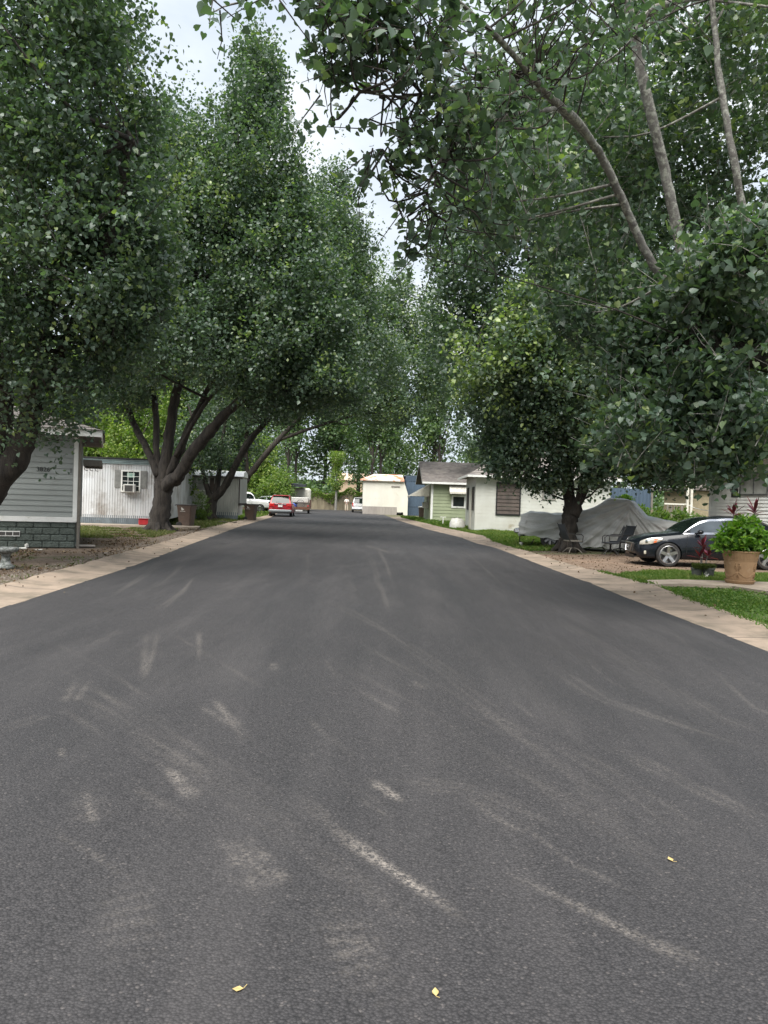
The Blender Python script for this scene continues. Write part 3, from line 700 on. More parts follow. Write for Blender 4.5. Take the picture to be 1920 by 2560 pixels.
simple_tree('young_conifer', 'small bright feathery conifer over the roof of the corrugated trailer', P(300, 1200, 42)[0], 42, 4.9, 1.9, .6, 'lime_leaf', .14, 500, 24, None, tint0=.6, trunk_r=.08, lob=7, spread=.08, ln=1.0, shell=.4)
simple_tree('pine_tree', 'yellow green pine rising behind the green house', P(1240, 1200, 90)[0], 90, 9.5, 5, 1.5, 'pine_leaf', .3, 900, 24, tint0=.55, trunk_r=.25)
# tall wood beyond the fence
NB = 21
for k in range(NB):
    px = -150+k*105+rng.normal(0, 18)
    y = 112+rng.random()*26+(k % 3)*5
    if k in (6, 7, 8): y += 6
    x = P(px, 1250, y)[0]
    h = 24+rng.random()*6
    if 660 < px < 1080: h = 22+rng.random()*6 if px > 960 else 17+rng.random()*5
    simple_tree('wood_tree', 'tall dark green tree of the wood behind the dead end', x, y, h, 6.2+rng.random()*1.5, 4.0, 'wood_leaf', .46, 360 if 600 < px < 900 else 520, 20, 'tall trees of the wood behind the dead end', tint0=.42+rng.normal(0, .06), trunk_r=.28, spread=.5, ln=2.2, lob=9, shell=.55)
# thin dark trunks seen through the gaps
for k, (px, h) in enumerate(((718, 19), (737, 22), (832, 20), (928, 21), (949, 22), (1095, 23))):
    y = 108+k*.9; x = P(px, 1250, y)[0]
    simple_tree('slender_tree', 'slender straight trunk with sparse crown at the edge of the wood', x, y, h, 3.2, 9, 'wood_leaf', .42, 170, 18, 'slender trees at the edge of the wood', tint0=.4, trunk_r=.2, spread=.5, ln=1.8, lob=7)
# dense undergrowth of the wood: one mass
pos = []
n = 26000
ux = rng.uniform(-75, 75, n); uy = rng.uniform(103, 112, n)
hz = 3.2+1.6*np.sin(ux*.35)+1.2*np.sin(ux*.9+2)+.8*np.sin(ux*2.3)
uz = rng.random(n)**.7*np.maximum(hz, 1.2)
o = leaves_mesh('undergrowth', np.stack([ux, uy, uz], 1), .5*(.6+.6*rng.random(n)), rng.normal(.45, .2, n), M['wood_leaf'], None, 'quad')
tag(o, 'green undergrowth along the foot of the wood', 'undergrowth', kind='stuff')
o = leaves_mesh('distant_wood', np.stack([rng.uniform(-170, 170, 30000), rng.uniform(150, 175, 30000), 5.0*rng.random(30000)**.8], 1), 1.0*(.6+.6*rng.random(30000)), rng.normal(.4, .2, 30000), M['wood_leaf'], None, 'quad')
tag(o, 'distant wood closing the view', 'wood', kind='stuff')
# ------------------------------------------------------------------ buildings
M['siding_grey'] = pm('pale grey vinyl siding', (.30,.32,.305), (.225,.24,.228), .8, rough=.6, stretch=(.3,1,1), dirt=((.20,.20,.17), 1.2, .55, .85))
M['white_trim'] = pm('white painted trim', (.80,.80,.77), (.66,.66,.62), 1.5, rough=.6, dirt=((.30,.28,.22), 3, .6, .85))
M['block_grey'] = pm('rough grey block', (.105,.125,.11), (.075,.09,.078), 2.5, rough=.95, bmp=1, bscale=14, dirt=((.16,.09,.05), .8, .55, .75), bdist=.05)
M['shingle'] = pm('weathered shingles', (.20,.18,.165), (.12,.105,.10), 3, rough=.95, bmp=.6, bscale=30, dirt=((.28,.25,.22), 1, .5, .8))
M['shingle_dark'] = pm('dark shingles', (.15,.13,.115), (.08,.07,.065), 4, rough=.95, bmp=.7, bscale=26)
M['corr'] = pm('weathered white corrugated metal', (.74,.76,.77), (.56,.56,.55), 1.2, rough=.42, metal=.25, stretch=(1,1,.25), dirt=((.27,.235,.20), .9, .48, .72))
M['corr_clean'] = pm('off white ribbed metal', (.62,.62,.56), (.50,.50,.45), .8, rough=.5, stretch=(1,1,.3), dirt=((.36,.35,.30), 1.2, .6, .85))
M['skirt'] = pm('blue grey corrugated skirting', (.26,.30,.32), (.17,.20,.22), 2, rough=.5, metal=.4, stretch=(1,1,.3), dirt=((.14,.12,.10), 3, .55, .8))
M['blue_trim'] = pm('pale blue green metal trim', (.33,.42,.43), (.22,.29,.31), 2, rough=.4, metal=.3, dirt=((.12,.13,.13), 4, .6, .8))
M['cream'] = pm('cream painted panel', (.64,.62,.54), (.55,.53,.46), .9, rough=.6, stretch=(1,1,.4), dirt=((.42,.38,.27), 1.6, .58, .85))
M['rust_roof'] = pm('white roof with rust', (.74,.70,.62), (.6,.56,.5), 1, rough=.6, dirt=((.45,.13,.04), .9, .47, .58))
M['brown_skirt'] = pm('taupe skirting', (.33,.30,.27), (.25,.225,.20), 1.2, rough=.7, stretch=(1,1,.3))
M['blue_metal'] = pm('slate blue ribbed metal', (.065,.098,.14), (.05,.075,.108), 1.2, rough=.5, stretch=(1,1,.4))
M['sage'] = pm('sage green siding', (.31,.35,.22), (.25,.285,.18), 1.2, rough=.7, dirt=((.18,.19,.12), 1.5, .6, .85))
M['white_block'] = pm('white painted block wall', (.66,.66,.61), (.56,.55,.49), .9, rough=.8, bmp=.25, bscale=30, dirt=((.36,.31,.22), .8, .62, .74))
M['shutter_grey'] = pm('grey louvred shutter', (.30,.30,.28), (.2,.2,.19), 6, rough=.6)
M['shutterbrown'] = pm('dark grey brown shutter slats', (.12,.09,.075), (.06,.048,.04), 3, rough=.7)
M['awning'] = pm('cream ribbed awning', (.62,.60,.52), (.47,.44,.38), 4, rough=.6, dirt=((.36,.30,.22), 5, .55, .8))
M['weather_wood'] = pm('weathered fence boards', (.22,.185,.125), (.12,.10,.065), 3, rough=.9, bmp=.5, bscale=20, stretch=(1,1,.2))
M['greywood'] = pm('grey timber', (.20,.18,.15), (.11,.10,.085), 4, rough=.9, bmp=.5, stretch=(1,1,.3))
M['ac_white'] = pm('off white plastic', (.62,.61,.57), (.48,.47,.43), 6, rough=.5)
M['ac_dark'] = pm('dark grille', (.07,.065,.06), (.04,.038,.035), 20, rough=.6)
M['tin_white'] = pm('bright white metal roof', (.80,.80,.80), (.70,.71,.72), 1, rough=.35, metal=.1)
M['brick_tan'] = pm('tan brick far', (.30,.25,.16), (.22,.185,.12), 6, rough=.9)
M['peach'] = pm('peach wall', (.62,.46,.33), (.55,.41,.30), .5, rough=.8)

def laps(mb, x0, x1, z0, z1, exp, dep=.022, y=0):
    n = max(1, round((z1-z0)/exp)); e = (z1-z0)/n
    for k in range(n):
        a = z0+k*e; b = a+e
        mb.add([(x0,y-dep,a),(x1,y-dep,a),(x1,y-.004,b),(x0,y-.004,b),(x0,y-.004,a),(x1,y-.004,a)], [(0,1,2,3),(4,5,1,0)])
def ribs(mb, x0, x1, z0, z1, pitch, dep=.02, y=0, duty=.35):
    n = max(1, round((x1-x0)/pitch)); p = (x1-x0)/n
    xs = []; ysl = []
    for k in range(n):
        a = x0+k*p
        xs += [a, a+p*(1-duty), a+p*(1-duty)+p*.08, a+p*(1-.08)]; ysl += [y, y, y-dep, y-dep]
    xs.append(x1); ysl.append(y)
    vs = []; fs = []
    for x_, y_ in zip(xs, ysl): vs += [(x_, y_, z0), (x_, y_, z1)]
    for k in range(len(xs)-1): fs.append((2*k, 2*k+2, 2*k+3, 2*k+1))
    mb.add(vs, fs)
RZ = lambda deg: Matrix.Rotation(R(deg), 4, 'Z')
def MT(x, y, z, deg=0): return Matrix.Translation((x, y, z)) @ RZ(deg)
def window(parent, Mx, w_, z0, z1, nx=1, ny=1, fmat='white_trim', pmat='glass', fw=.06, proud=.045, name='window', sill=False, mun=.02):
    """wall plane y=0 facing -y, centred on x=0 of matrix Mx"""
    f = MB(Mx)
    x0, x1 = -w_/2, w_/2
    f.box(x0, x1, -proud, .03, z1-fw, z1); f.box(x0, x1, -proud, .03, z0, z0+fw)
    f.box(x0, x0+fw, -proud, .03, z0+fw, z1-fw); f.box(x1-fw, x1, -proud, .03, z0+fw, z1-fw)
    for k in range(1, nx):
        x = x0+fw+(w_-2*fw)*k/nx; f.box(x-mun/2, x+mun/2, -proud+.012, .02, z0+fw, z1-fw)
    for k in range(1, ny):
        z = z0+fw+(z1-z0-2*fw)*k/ny; f.box(x0+fw, x1-fw, -proud+.010, .021, z-mun/2, z+mun/2)
    if sill: f.box(x0-.05, x1+.05, -proud-.04, .02, z0-.05, z0-.002)
    fo = f.build(name, M[fmat], parent)
    p = MB(Mx); p.box(x0+fw-.004, x1-fw+.004, -.016, -.008, z0+fw-.004, z1-fw+.004)
    p.build('pane', M[pmat], fo)
    return fo
def gable_or_box(parent, x0, x1, y0, y1, z0, z1, mat, name='wall'):
    b = MB(); b.box(x0, x1, y0, y1, z0, z1); return b.build(name, mat, parent)
def text_mesh(s, size, mat, parent, loc, name='house_number', ext=.004, rz=0):
    cu = bpy.data.curves.new(name, 'FONT'); cu.body = s; cu.size = size; cu.extrude = ext
    to = bpy.data.objects.new(name, cu); col.objects.link(to)
    me = bpy.data.meshes.new_from_object(to); col.objects.unlink(to); bpy.data.objects.remove(to)
    me.materials.clear(); me.materials.append(mat)
    me.name = name
    me.transform(Matrix.Translation(loc) @ RZ(rz) @ Matrix.Rotation(R(90), 4, 'X'))
    o = bpy.data.objects.new(name, me); col.objects.link(o); o.parent = parent
    return o
def zat(px, py, Y): return P(px, py, Y)[2]

# --- A grey sided house, left foreground --------------------------
ax, ay = G(188, 1370)
angA = math.degrees(math.atan2(.36, 1))
hA = thing('mobile_home', 'pale grey horizontally sided mobile home on rough grey blocks, numbered 3826', 'mobile home', (ax, ay, 0), R(angA))
zt = zat(193, 1092, ay); zf = zat(188, 1304, ay)
b = MB()
# rough blocks as separate faces within one foundation mesh
for r_ in range(4):
    z0 = r_*zf/4; z1 = z0+zf/4-.012
    x = -13.0+(.2 if r_ % 2 else 0)
    while x < -.05:
        x1 = min(x+.42, -.0)
        b.bbox(x, x1-.012, 0, .2, z0, z1, .02); x += .42
b.box(-13, -.03, .03, 5, .0, zf-.01)
b.build('foundation', M['block_grey'], hA)
b = MB(); laps(b, -13, 0, zf+.12, zt, .142); b.box(-13, 0, .0, 5, zf+.0, zt-.002); b.build('siding', M['siding_grey'], hA)
b = MB(); b.box(-13, .01, -.035, -.001, zf-.02, zf+.118); b.box(-.09, .02, -.04, .04, zf, zt); b.build('corner_trim', M['white_trim'], hA)
b = MB(); b.box(.025, .10, -.05, .03, -.02, zt); b.build('downspout', M['greywood'], hA)
b = MB(); b.box(-13.3, .62, -.42, -.38, zt+.0, zt+.17); b.box(.58, .62, -.38, 5.2, zt, zt+.17); b.build('fascia', M['white_trim'], hA)
b = MB(); b.box(-13.3, .58, -.38, 5.3, zt+.01, zt+.04)
b.add([(-13.4,-.45,zt+.17),(.68,-.45,zt+.17),(-1.7,2.4,zt+.95),(-13.4,2.4,zt+.95),(.68,5.3,zt+.17),(-13.4,5.3,zt+.17)], [(0,1,2,3),(1,4,2),(4,5,3,2)])
for k in range(9):
    t = k/9; b.box(-13.4, .66-2.3*t, -.46+2.85*t, -.43+2.85*t, zt+.172+.78*t, zt+.19+.78*t)
b.build('roof', M['shingle'], hA)
v_ = MB(); v_.box(-1.9+.0, -1.38, -.03, -.001, .30, .44)
fo = v_.build('vent_frame', M['white_trim'], hA)
v_ = MB()
for k in range(3): v_.box(-1.885+k*.172, -1.735+k*.172, -.036, -.031, .325, .415)
v_.build('vent_grille', M['ac_dark'], fo)
text_mesh('3826', .17, M['black'], hA, (-1.02, -.03, zat(150, 1175, ay)-.06))
text_mesh('1', .17, M['black'], hA, (-.20, -.03, zat(185, 1177, ay)-.06))
# porch behind, seen at the corner
b = MB(); b.box(.12, .62, .9, 4.0, zt-.75, zt-.58); b.build('porch_roof', M['greywood'], hA)
b = MB()
for s_ in (0, 1, 2):
    b.tube([(.22+.14*s_+.06*math.cos(a), 1.0, zt-.83+.06*math.sin(a)) for a in np.linspace(0, 5.2, 9)], .009, 5)
b.build('scroll_bracket', M['darkmetal'], hA)

# --- B corrugated trailer ---------------------------------------------
bxr, byr = G(420, 1317); angB = math.degrees(math.atan2(.16, 1))
hB = thing('mobile_home', 'weathered corrugated metal trailer with air conditioner in its shuttered window', 'mobile home', (bxr, byr, 0), R(angB))
LB = 4.7
ztB = zat(300, 1148, byr-.5); zsB = zat(300, 1288, byr-.5)
b = MB(); ribs(b, -LB, 0, zsB, ztB-.22, .115, .022); ribs(b, 0, 0.001, zsB, ztB, 1)
b.box(-LB, 0, .001, 14, .35, ztB-.1)
b.build('wall', M['corr'], hB)
b = MB(MT(-LB, 0, 0, -62)); ribs(b, -.62, 0, zsB, ztB-.25, .115, .022); b.box(-.62, 0, .001, .3, zsB, ztB-.25); b.build('wall_end', M['corr'], hB)
b = MB(); ribs(b, -LB, 0, 0, zsB-.01, .085, .022, .012, .5); b.build('skirting', M['skirt'], hB)
b = MB()
for k in range(3): b.tube([(-LB-.05, -.03-.015*k, ztB-.18+.075*k), (.05, -.03-.015*k, ztB-.18+.075*k)], .045, 6)
b.build('cornice', M['blue_trim'], hB)
b = MB(); b.box(-LB-.12, .1, -.14, 14, ztB+.01, ztB+.07); b.build('roof', M['darkmetal'], hB)
cx = -1.72
z0w, z1w = zat(318, 1230, byr), zat(318, 1176, byr)
fo = window(hB, MT(cx, -.028, 0), .86, z0w, z1w, 3, 4, mun=.018)
b = MB(MT(cx, -.03, 0)); b.box(-.17, .17, -.030, -.018, z1w-.33, z1w-.12); b.build('window_sign', pm('green paper notice', (.10,.30,.22), (.45,.5,.45), 9, rough=.7), fo)
for sx in (-1, 1):
    b = MB(MT(cx+sx*.58, -.028, 0)); b.box(-.14, .14, -.02, .0, z0w+.2, z1w)
    k = z0w+.24
    while k < z1w-.06: b.box(-.115, .115, -.032, -.021, k, k+.022); k += .045
    b.build('shutter', M['shutter_grey'], hB)
b = MB(MT(cx, -.05, 0)); b.bbox(-.27, .24, -.36, .0, z0w-.02, z0w+.36, .02); ac = b.build('air_conditioner', M['ac_white'], hB)
b = MB(MT(cx, -.05, 0)); b.box(-.2, .15, -.368, -.361, z0w+.03, z0w+.31)
b.build('ac_grille', M['ac_dark'], ac)
b = MB(); b.box(-LB-.3, 1.5, -1.6, -.3, -.02, .09); b.build('porch_slab', M['concrete_pale'], hB)
# red crate by the trunk
rx, ry = G(368, 1317)
rc = thing('crate', 'red plastic box sitting by the skirting behind the big trunk', 'crate', (rx, ry-.2, .09), R(8))
b = MB(); b.bbox(-.3, .3, -.2, .2, 0, .26, .03); b.build('tub', pm('red plastic', (.42,.02,.025), (.3,.015,.02), 5, rough=.45), rc)
b = MB(); b.box(-.32, .32, -.22, .22, .262, .29); b.build('lid', pm('dark red plastic', (.3,.015,.02), (.2,.01,.015), 5, rough=.45), rc)
# --- C long white trailer ------------------------------------------
cxr, cyr = G(594, 1301); angC = 6
hC = thing('mobile_home', 'long off white ribbed trailer with brown shuttered window behind the second pear tree', 'mobile home', (cxr, cyr, 0), R(angC))
zC = zat(600, 1193, cyr); zs = zat(590, 1281, cyr)
b = MB(); ribs(b, -9.5, 0, zs, zC, .14, .02); b.box(-9.5, 0, .001, 3.6, .3, zC-.01); b.build('wall', M['corr_clean'], hC)
b = MB(); ribs(b, -9.5, 0, 0, zs, .12, .02, .01, .5); b.build('skirting', M['skirt'], hC)
b = MB(); b.box(-9.6, .25, -.15, -.11, zC-.12, zC+.03); b.build('fascia', M['greywood'], hC)
b = MB(); b.prism([(-.2, zC+.03), (3.8, zC+.03), (3.4, zC+.28), (1.8, zC+.42), (.2, zC+.28)], -9.6, .3, M=Matrix(((0,1,0,0),(1,0,0,0),(0,0,1,0),(0,0,0,1)))); b.build('roof', M['tin_white'], hC)
# bay at the road end
b = MB(MT(0.05, .1, 0, 78)); ribs(b, 0, 1.6, zat(600, 1258, cyr), zC-.1, .12, .02); b.box(0, 1.6, .001, .5, zat(600, 1258, cyr), zC-.08); b.build('bay', M['corr_clean'], hC)
b = MB(MT(0.05, .1, 0, 78)); b.box(-.02, 1.62, -.03, .5, zat(600, 1258, cyr)-.14, zat(600, 1258, cyr)-.003); b.box(-.05, .0, -.03, .02, zat(600, 1258, cyr), zC-.1); b.build('bay_trim', M['shutterbrown'], hC)
x_w = -1.55-1.0
fo = window(hC, MT(x_w, -.028, 0), 1.5, zat(540, 1229, cyr), zat(540, 1186, cyr), 2, 1, pmat='glass_pale')
for sx in (-1, 1):
    b = MB(MT(x_w+sx*.92, -.028, 0)); b.box(-.13, .13, -.025, 0, zat(540, 1230, cyr), zat(540, 1185, cyr)); b.build('shutter', M['shutterbrown'], hC)
# --- D low house with dark carport, far left -----------------------------
dx, dy = P(640, 1260, 88)[0], 88
hD = thing('house', 'low tan house with dark flat carport roof behind the red car', 'house', (dx, dy, 0), R(4))
b = MB(); b.box(-6, 3.0, 0, 6, .0, 2.6); b.build('wall', M['brown_skirt'], hD)
b = MB(); b.box(-6, 3.0, -.03, .0, 0, .9); b.build('base_wall', pm('brown brick', (.28,.14,.08), (.2,.1,.06), 5, rough=.9), hD)
b = MB(); b.add([(-1.2,-4,3.0),(5.6,-4,2.65),(5.6,3,2.8),(-1.2,3,3.2),(-1.2,-4,3.35),(5.6,-4,2.95),(5.6,3,3.1),(-1.2,3,3.5)], [(0,3,2,1),(4,5,6,7),(0,1,5,4),(1,2,6,5),(2,3,7,6),(3,0,4,7)]); b.build('carport_roof', pm('dark blue grey metal', (.03,.035,.045), (.02,.022,.03), 3, rough=.5), hD)
for x in (-1.0, 1.6, 4.2):
    b = MB(); b.box(x-.06, x+.06, -3.9, -3.78, 0, 2.75); b.build('post', M['greywood'], hD)
window(hD, MT(-.6, -.01, 0), 1.6, 1.1, 2.2, 2, 1)
b = MB(); b.bbox(3.2, 6.2, -1.5, 1.5, 0, 2.6, .2); b.build('shed_box', M['cream'], hD)
# --- E cream trailer, right far ------------------------------------
ex, ey = G(906, 1285); ey0 = ey
hE = thing('mobile_home', 'cream trailer with rust stained roof and taupe skirting at the right end of the road', 'mobile home', (ex, ey, 0), R(2))
zE = zat(909, 1201, ey); zk = zat(906, 1265, ey); LE_ = (1008-906)/FPX*ey
b = MB(); b.box(0, LE_, 0, 10, .3, zE); b.add([(LE_,-.01,.0),(LE_+.45,-.01,.0),(LE_+.45,-.01,zE*.62),(LE_,-.01,zE)],[(0,1,2,3)]); b.build('wall', M['cream'], hE)
b = MB(); ribs(b, 0, LE_*.84, 0, zk, .3, .03, -.01, .12); b.build('skirting', M['brown_skirt'], hE)
b = MB(); b.add([(-.35,-.3,zE+.0),(LE_,-.3,zE),(LE_,-.3,zE+.12),(-.35,-.3,zE+.12),(1.2,4,zE+.85),(LE_,4,zE+.85),(-.35,9,zE+.12),(LE_,9,zE+.12)],[(0,1,2,3),(3,2,5,4),(3,4,6),(4,5,7,6)]); b.build('roof', M['rust_roof'], hE)
b = MB(); b.box(1.6, LE_-.02, -.10, -.02, zE-.12, zE-.03); b.build('gutter', M['cream'], hE)
b = MB(); b.box(LE_-1.35, LE_-.45, -.05, -.01, zE-.62, zE-.48)
for k in range(4): b.box(LE_-1.33, LE_-.47, -.06, -.052, zE-.61+k*.035, zE-.595+k*.035)
b.build('vent', M['brown_skirt'], hE)
# --- F blue trailer ----------------------------------------------------
fx, fy = P(1013, 1290, ey+.9)[0], ey+.9
hF = thing('mobile_home', 'slate blue ribbed trailer between the cream trailer and the green house', 'mobile home', (fx, fy, 0), R(2))
zF = zat(1010, 1190, fy)
b = MB(); ribs(b, 0, 7, 0, zF-.5, .22, .03); b.box(0, 7, .001, 8, 0, zF-.05); b.build('wall', M['blue_metal'], hF)
b = MB()
for k in range(4): b.box(-.08, 7, -.05-.02*k, 0, zF-.5+.125*k, zF-.4+.125*k)
b.build('cornice', M['blue_metal'], hF)
b = MB(); b.box(-.1, 7.1, -.12, 8, zF+.005, zF+.06); b.build('roof', M['blue_metal'], hF)
b = MB(); b.box(0, 7, -.045, -.02, .95, 1.02); b.build('belt_rail', M['blue_metal'], hF)
# --- G sage green house -----------------------------------------------
gx, gy = G(1077, 1307.5)
hG = thing('house', 'small sage green clapboard house with grey shingle roof and striped awnings', 'house', (gx, gy, 0), R(1))
zG = zat(1080, 1207, gy); zg0 = zat(1077, 1300, gy)
b = MB(); laps(b, 0, 9, zg0+.02, zG, .24, .03); b.box(.03, 9, .001, 7.5, .0, zG-.01)
Mr = MT(0, 0, 0, -90)  # wall facing -x : local x runs along -y ... 
b2 = MB(MT(0, 7.5, 0, -90)); laps(b2, 0, 7.5, zg0+.02, zG, .24, .03)
zR = zG+1.55
b2.add([(0,-.012,zG),(7.5,-.012,zG),(3.75,-.012,zR)], [(0,1,2)])
b.v += []; b.add(b2.v, b2.f); b.build('siding', M['sage'], hG)
b = MB(); b.box(-.02, 9, -.02, .1, 0, zg0); b.box(-.03, 0.03, .1, 7.5, 0, zg0); b.build('foundation', pm('pale footing', (.42,.42,.38), (.28,.28,.22), 2, rough=.9), hG)
b = MB(); b.box(-.06, .1, -.045, .02, zg0-.1, zG); b.box(-.05, .0, -.02, .16, zg0-.1, zG); b.build('corner_trim', M['white_trim'], hG)
b = MB()
ov = .75
def roofslab(b, x0, x1, y0, z0, y1, z1, th=.07):
    b.add([(x0,y0,z0),(x1,y0,z0),(x1,y1,z1),(x0,y1,z1),(x0,y0,z0+th),(x1,y0,z0+th),(x1,y1,z1+th),(x0,y1,z1+th)], [(0,3,2,1),(4,5,6,7),(0,1,5,4),(1,2,6,5),(2,3,7,6),(3,0,4,7)])
roofslab(b, -ov, 9.5, -.5, zG-.0, 3.75, zR+.12); roofslab(b, -ov, 9.5, 8.0, zG-.0, 3.76, zR+.12)
for k in range(14):
    t = k/14; b.box(-ov-.005, 9.5, -.5+4.25*t, -.47+4.25*t, zG+.071+(zR+.12-zG)*t, zG+.086+(zR+.12-zG)*t)
b.build('roof', M['shingle'], hG)
b = MB(); b.box(-ov, 9.5, -.545, -.502, zG-.08, zG+.06)
b.add([(-ov-.02,-.5,zG-.1),(-ov-.02,-.5,zG+.05),(-ov-.02,3.75,zR+.17),(-ov-.02,3.75,zR-.02)], [(0,3,2,1)]); b.add([(-ov-.02,8.0,zG-.1),(-ov-.02,8.0,zG+.05),(-ov-.02,3.75,zR+.17),(-ov-.02,3.75,zR-.02)], [(0,1,2,3)])
b.build('fascia', M['white_trim'], hG)
def awning(parent, Mx, w_, z, drop, out):
    b = MB(Mx); n = int(w_/.09); vs = []; fs = []
    for k in range(n+1):
        x = -w_/2+w_*k/n; d = .014*(k % 2)
        vs += [(x, -.02, z+d), (x, -out, z-drop+d), (x, -out-.005, z-drop-.10-(.035 if k % 2 else 0))]
    for k in range(n): a = 3*k; fs += [(a, a+1, a+4, a+3), (a+1, a+2, a+5, a+4)]
    b.add(vs, fs)
    for sx in (-w_/2, w_/2): b.add([(sx,-.02,z),(sx,-out,z-drop),(sx,-.02,z-drop)], [(0,1,2)])
    return b.build('awning', M['awning'], parent)
wx = 1.95
fo = window(hG, MT(wx+.03, -.03, 0), 1.05, zat(1140, 1270, gy), zat(1140, 1238, gy), 1, 1, fw=.12, pmat='glass')
awning(hG, MT(wx-.05, -.03, 0), 1.3, zG-.02, .62, .7)
MW = MT(0, 7.5, 0, -90)
awning(hG, MT(-.03, 3.2, 0, -90), 3.6, zG-.1, .9, 1.5)
window(hG, MT(-.03, 2.8, 0, -90), .9, 1.15, 2.0, 1, 1, fw=.08)
b = MB(MT(-.03, 2.6, 0, -90)); b.bbox(-.35, .35, -.45, 0, 1.05, 1.5, .02); b.build('air_conditioner', M['ac_white'], hG)
# --- H white block house -------------------------------------------------
hx, hy = G(1186, 1328)
hH = thing('house', 'white painted block house with hipped shingle roof and brown slatted windows', 'house', (hx, hy, 0), R(-1))
zH = zat(1191, 1190, hy); LH = 6.6
b = MB(); 
b.box(0, LH+.9, 0, 6.0, 0, zH)
b.build('wall', M['white_block'], hH)
# block joints: thin recessed look made by slightly proud courses
b = MB()
nb = int(zH/.2)
for r_ in range(nb):
    z0 = r_*.2+.006; x = 0 if r_ % 2 else -.2
    while x < LH+.9:
        x0_ = max(x, .003); x1_ = min(x+.4, LH+.9)
        b.box(x0_+.004, x1_-.004, -.008, -.0005, z0, z0+.188); x += .4
    y = 0 if r_ % 2 else -.2
    while y < 6.0:
        y0_ = max(y, .003); y1_ = min(y+.4, 6.0)
        b.box(-.008, -.0005, y0_+.004, y1_-.004, z0, z0+.188); y += .4
b.build('blockwork', M['white_block'], hH)
b = MB(); o_ = .5
x0, x1, y0, y1 = -o_, LH+1.4, -o_, 6.5
hxm = 3.1
b.add([(x0,y0,zH),(x1,y0,zH),(x1,y1,zH),(x0,y1,zH),(x0,y0,zH+.06),(x1,y0,zH+.06),(x1,y1,zH+.06),(x0,y1,zH+.06),(hxm-.3,3.0,zH+2.0),(hxm+.3,3.0,zH+2.0)],
      [(0,3,2,1),(0,1,5,4),(1,2,6,5),(2,3,7,6),(3,0,4,7),(4,5,9,8),(5,6,9),(6,7,8,9),(7,4,8)])
for k in range(1, 16):
    t = k/16; xa = x0+(hxm-.3-x0)*t; xb = x1+(hxm+.3-x1)*t; ya = y0+(3.0-y0)*t; yb = y1+(3.0-y1)*t; z = zH+.06+1.94*t
    b.box(xa, xb, ya-.02, ya+.012, z-.004, z+.014); b.box(xa-.02, xa+.012, ya, yb, z-.004, z+.014)
b.build('roof', M['shingle'], hH)
b = MB(); b.box(x0-.03, x1, y0-.035, y0-.003, zH-.07, zH+.05); b.box(x0-.035, x0-.003, y0-.035, y1, zH-.07, zH+.05); b.build('fascia', M['white_trim'], hH)
def slatwin(parent, Mx, w_, z0, z1, n):
    f = MB(Mx); f.box(-w_/2, w_/2, -.05, .0, z0, z0+.09); f.box(-w_/2, w_/2, -.05, 0, z1-.09, z1); f.box(-w_/2, -w_/2+.07, -.05, 0, z0+.09, z1-.09); f.box(w_/2-.07, w_/2, -.05, 0, z0+.09, z1-.09)
    fo = f.build('window', M['black'], parent)
    s_ = MB(Mx); h = (z1-z0-.18)/n
    for k in range(n):
        z = z0+.09+h*k; sg = .012*math.sin(k*2.3)
        s_.add([(-w_/2+.06,-.01,z+h*1.0),(0,-.01,z+h*.98-sg),(w_/2-.06,-.01,z+h),(w_/2-.06,-.045,z+.006),(0,-.045,z+.006-sg),(-w_/2+.06,-.045,z+.006)], [(0,5,4,1),(1,4,3,2)])
    s_.build('slats', M['shutterbrown'], fo)
    return fo
wz0, wz1 = zat(1270, 1289, hy), zat(1270, 1206, hy)
slatwin(hH, MT((1268-1188)/FPX*hy*1.02, -.01, 0), 1.38, wz0, wz1, 8)
window(hH, MT((1367-1188)/FPX*hy*1.02, -.012, 0), .75, zat(1367, 1250, hy), zat(1367, 1214, hy), 2, 2, fmat='brown_skirt', pmat='glass_pale')
MWH = MT(-.012, 2.0, 0, -90)
for y, w_ in ((1.1, .9), (4.4, .9)):
    slatwin(hH, MT(-.012, y, 0, -90), w_, 1.15, 2.5, 8)
b = MB(MT(-.012, 2.7, 0, -90)); b.box(-.45, .45, -.04, 0, .05, 2.35); b.box(-.38, .38, -.052, -.041, .12, 2.25); b.build('door', M['cream'], hH)
# --- I white sided house, far right: its wall runs along the road --------
iy = 27.2; ix = P(1776, 1285, iy)[0]
hI = thing('house', 'white clapboard house with dark shutters and bright metal roof behind the sedan', 'house', (ix, iy, 0), R(-87))
zI = zat(1785, 1163, iy)
def ly(px):  # distance along the wall for a picture column
    k = (px-960)/FPX; return (iy*k-ix)/(k+.0523)*1.0
b = MB(); laps(b, 0, 12, 0, zI-.0, .11, .035); b.box(.02, 12, .001, 7, 0, zI-.005); b.build('siding', M['white_trim'], hI)
b = MB(); b.box(-.05, .055, -.045, .02, 0, zI); b.build('corner_trim', M['white_trim'], hI)
b = MB(); b.box(-.9, 12.4, -.62, -.58, zI+.02, zI+.2); b.box(-.9, 12.4, -.58, 7.3, zI+.0, zI+.02); b.build('soffit', M['cream'], hI)
b = MB()
b.add([(-.95,-.67,zI+.205),(12.5,-.67,zI+.205),(12.5,3.2,zI+1.7),(2.2,3.2,zI+1.7),(-.95,7.4,zI+.205),(12.5,7.4,zI+.205)], [(0,1,2,3),(0,3,4),(4,3,2,5)])
for k in range(45):
    xx_ = -.93+k*.3; t = 1 if xx_ > 2.2 else (xx_+.95)/3.15
    b.tube([(xx_,-.68,zI+.215),(xx_,-.67+3.8*t,zI+.215+1.48*t)], .014, 5)
b.build('roof', M['tin_white'], hI)
xa, xb = ly(1850), ly(1921); yw = iy-(xa+xb)/2
